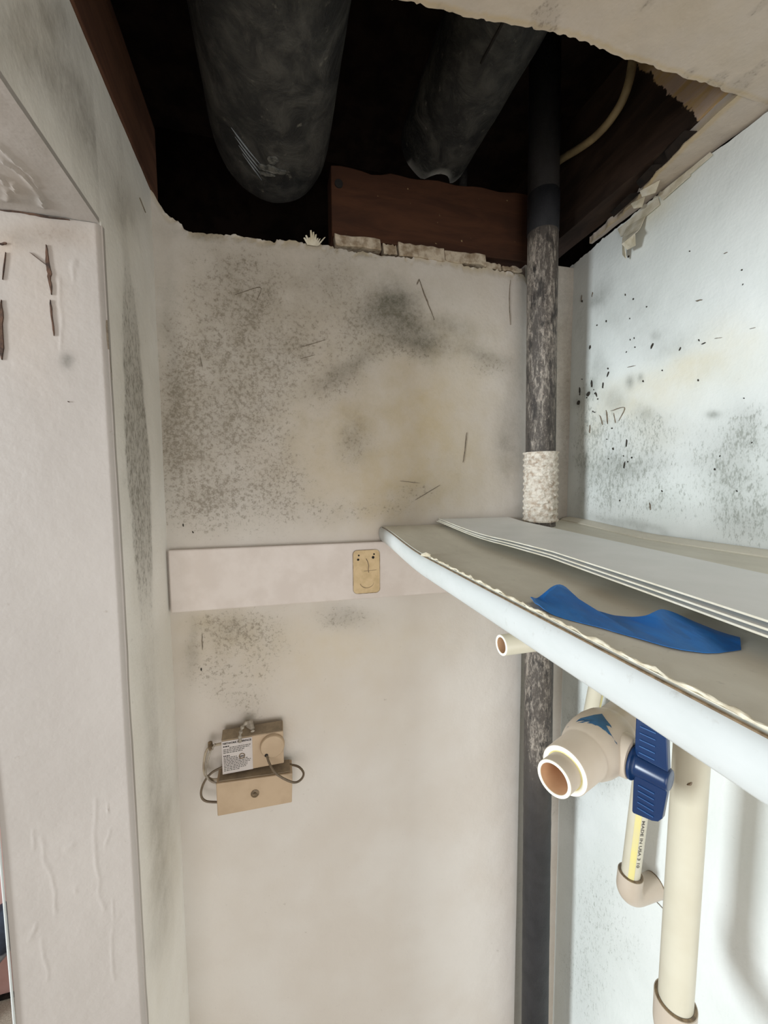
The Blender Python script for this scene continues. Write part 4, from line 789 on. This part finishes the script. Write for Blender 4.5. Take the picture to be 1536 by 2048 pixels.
def strip(name, a0, a1, L0, L1, mat, par):
    P = np.array([[oncyl(L0 + (L1 - L0) * i / 11, a0 + (a1 - a0) * k / 6) for k in range(7)] for i in range(12)])
    return MB().slab(P, tuple(-(Vector(toc) * .0002))).build(name, mat, par) if False else (lambda mm: (mm.grid(P), mm.build(name, mat, par))[1])(MB())
strip('yellow_stripe', -.0030, .0040, .02, .4265, M['stripe'], ro)
text('pipe_lettering', 'MADE IN USA 3 10', .0062, M['ink'], ro, lambda u, v: oncyl(.330 + u * 1.36, .0103 - (.0062 - v) * .85, .0004), .0001)

root2 = thing('supply_pipe', (.455, .475, -.36), 'short cream pipe going up behind the shelf from the back of the valve', 'pipe')
p0b, p1b = Vector((.455, .432, -.115)), Vector((.455, .4775, -.372))
MB().tube([tuple(p0b.lerp(p1b, t)) for t in np.linspace(0, 1, 10)] , .0107, 32).build('barrel', M['cpvc'], root2)
db = (p1b - p0b).normalized(); tb = Vector((-.62, -.78, 0)); tb = (tb - db * tb.dot(db)).normalized(); sb = tb.cross(-db)
P = np.array([[tuple(p0b + db * (.257 * i / 9) + (tb * math.cos(a) + sb * math.sin(a)) * .0110) for a in np.linspace(-1.35, -.75, 6)] for i in range(10)])
mm = MB(); mm.grid(P); mm.build('yellow_stripe', M['stripe'], root2)
MB().tube([tuple(p1b - db * .012)] + arc(p1b + Vector((.0145, 0, 0)), (-1, 0, 0), db, 0, math.pi / 2, .0145, 10) + [(XR + .004, p1b.y + db.y * .0145, p1b.z - .0145)], .0142, 32).build('elbow', M['fit'], root2)

root = thing('drain_pipe', (.3645, .263, -.556), 'thick cream pipe standing in front of the right wall', 'pipe')
MB().tube([(.3654 - .0011 * t, .2598 + .0032 * t, -.11 - .40 * t) for t in np.linspace(0, 1, 14)], .0143, 40).build('barrel', M['cpvc'], root)
pe = [(.3643, .263, -.506), (.3643, .263, -.531)] + arc((.3643, .263 - .022, -.531), (0, 1, 0), (0, 0, -1), 0, math.pi / 2, .022, 12) + [(.3643, .223, -.553)]
MB().tube(pe, .0176, 40).build('elbow', M['fit'], root)
MB().tube([(.3643, .263, -.5052), (.3643, .263, -.5062)], [.0148, .0174], 40, False).build('socket_rim', M['screw'], root)
MB().tube([(.3643, .23, -.553), (.3643, -.4, -.553)], .0143, 32).build('lower_run', M['cpvc'], root)
c3 = Vector((.3650, .2612, -.273)); t3 = Vector((-.80, -.6, 0)).normalized()
MB().tube([tuple(c3 + t3 * .0140 + Vector((.0015, -.001, .003))), tuple(c3 + t3 * .0145), tuple(c3 + t3 * .0140 + Vector((-.001, .002, -.002)))], [.0006, .0012, .0006], 8).build('nick', M['screw'], root)

# ================================================================ OUTSIDE THE OPENING
root = thing('rolled_bundle', (-1.20, 1.42, -H), 'navy rolled bundle leaning on the pink wall outside', 'bundle')
MB().tube([(-1.22, 1.40, -H), (-1.10, 1.435, -H + .13), (-.985, 1.465, -H + .26), (-.89, 1.49, -H + .365), (-.865, 1.497, -H + .395)], [.05, .066, .070, .062, .040], 20).build('roll', M['navy'], root)
MB().tube([(-.945, 1.475, -H + .304), (-.925, 1.481, -H + .327)], .0685, 20).build('strap', M['strapl'], root)

# ---------------------------------------------------------------- lift everything to eye height
for o in list(SC.objects):
    if o.parent is None: o.location.z += H
bpy.context.view_layer.update()
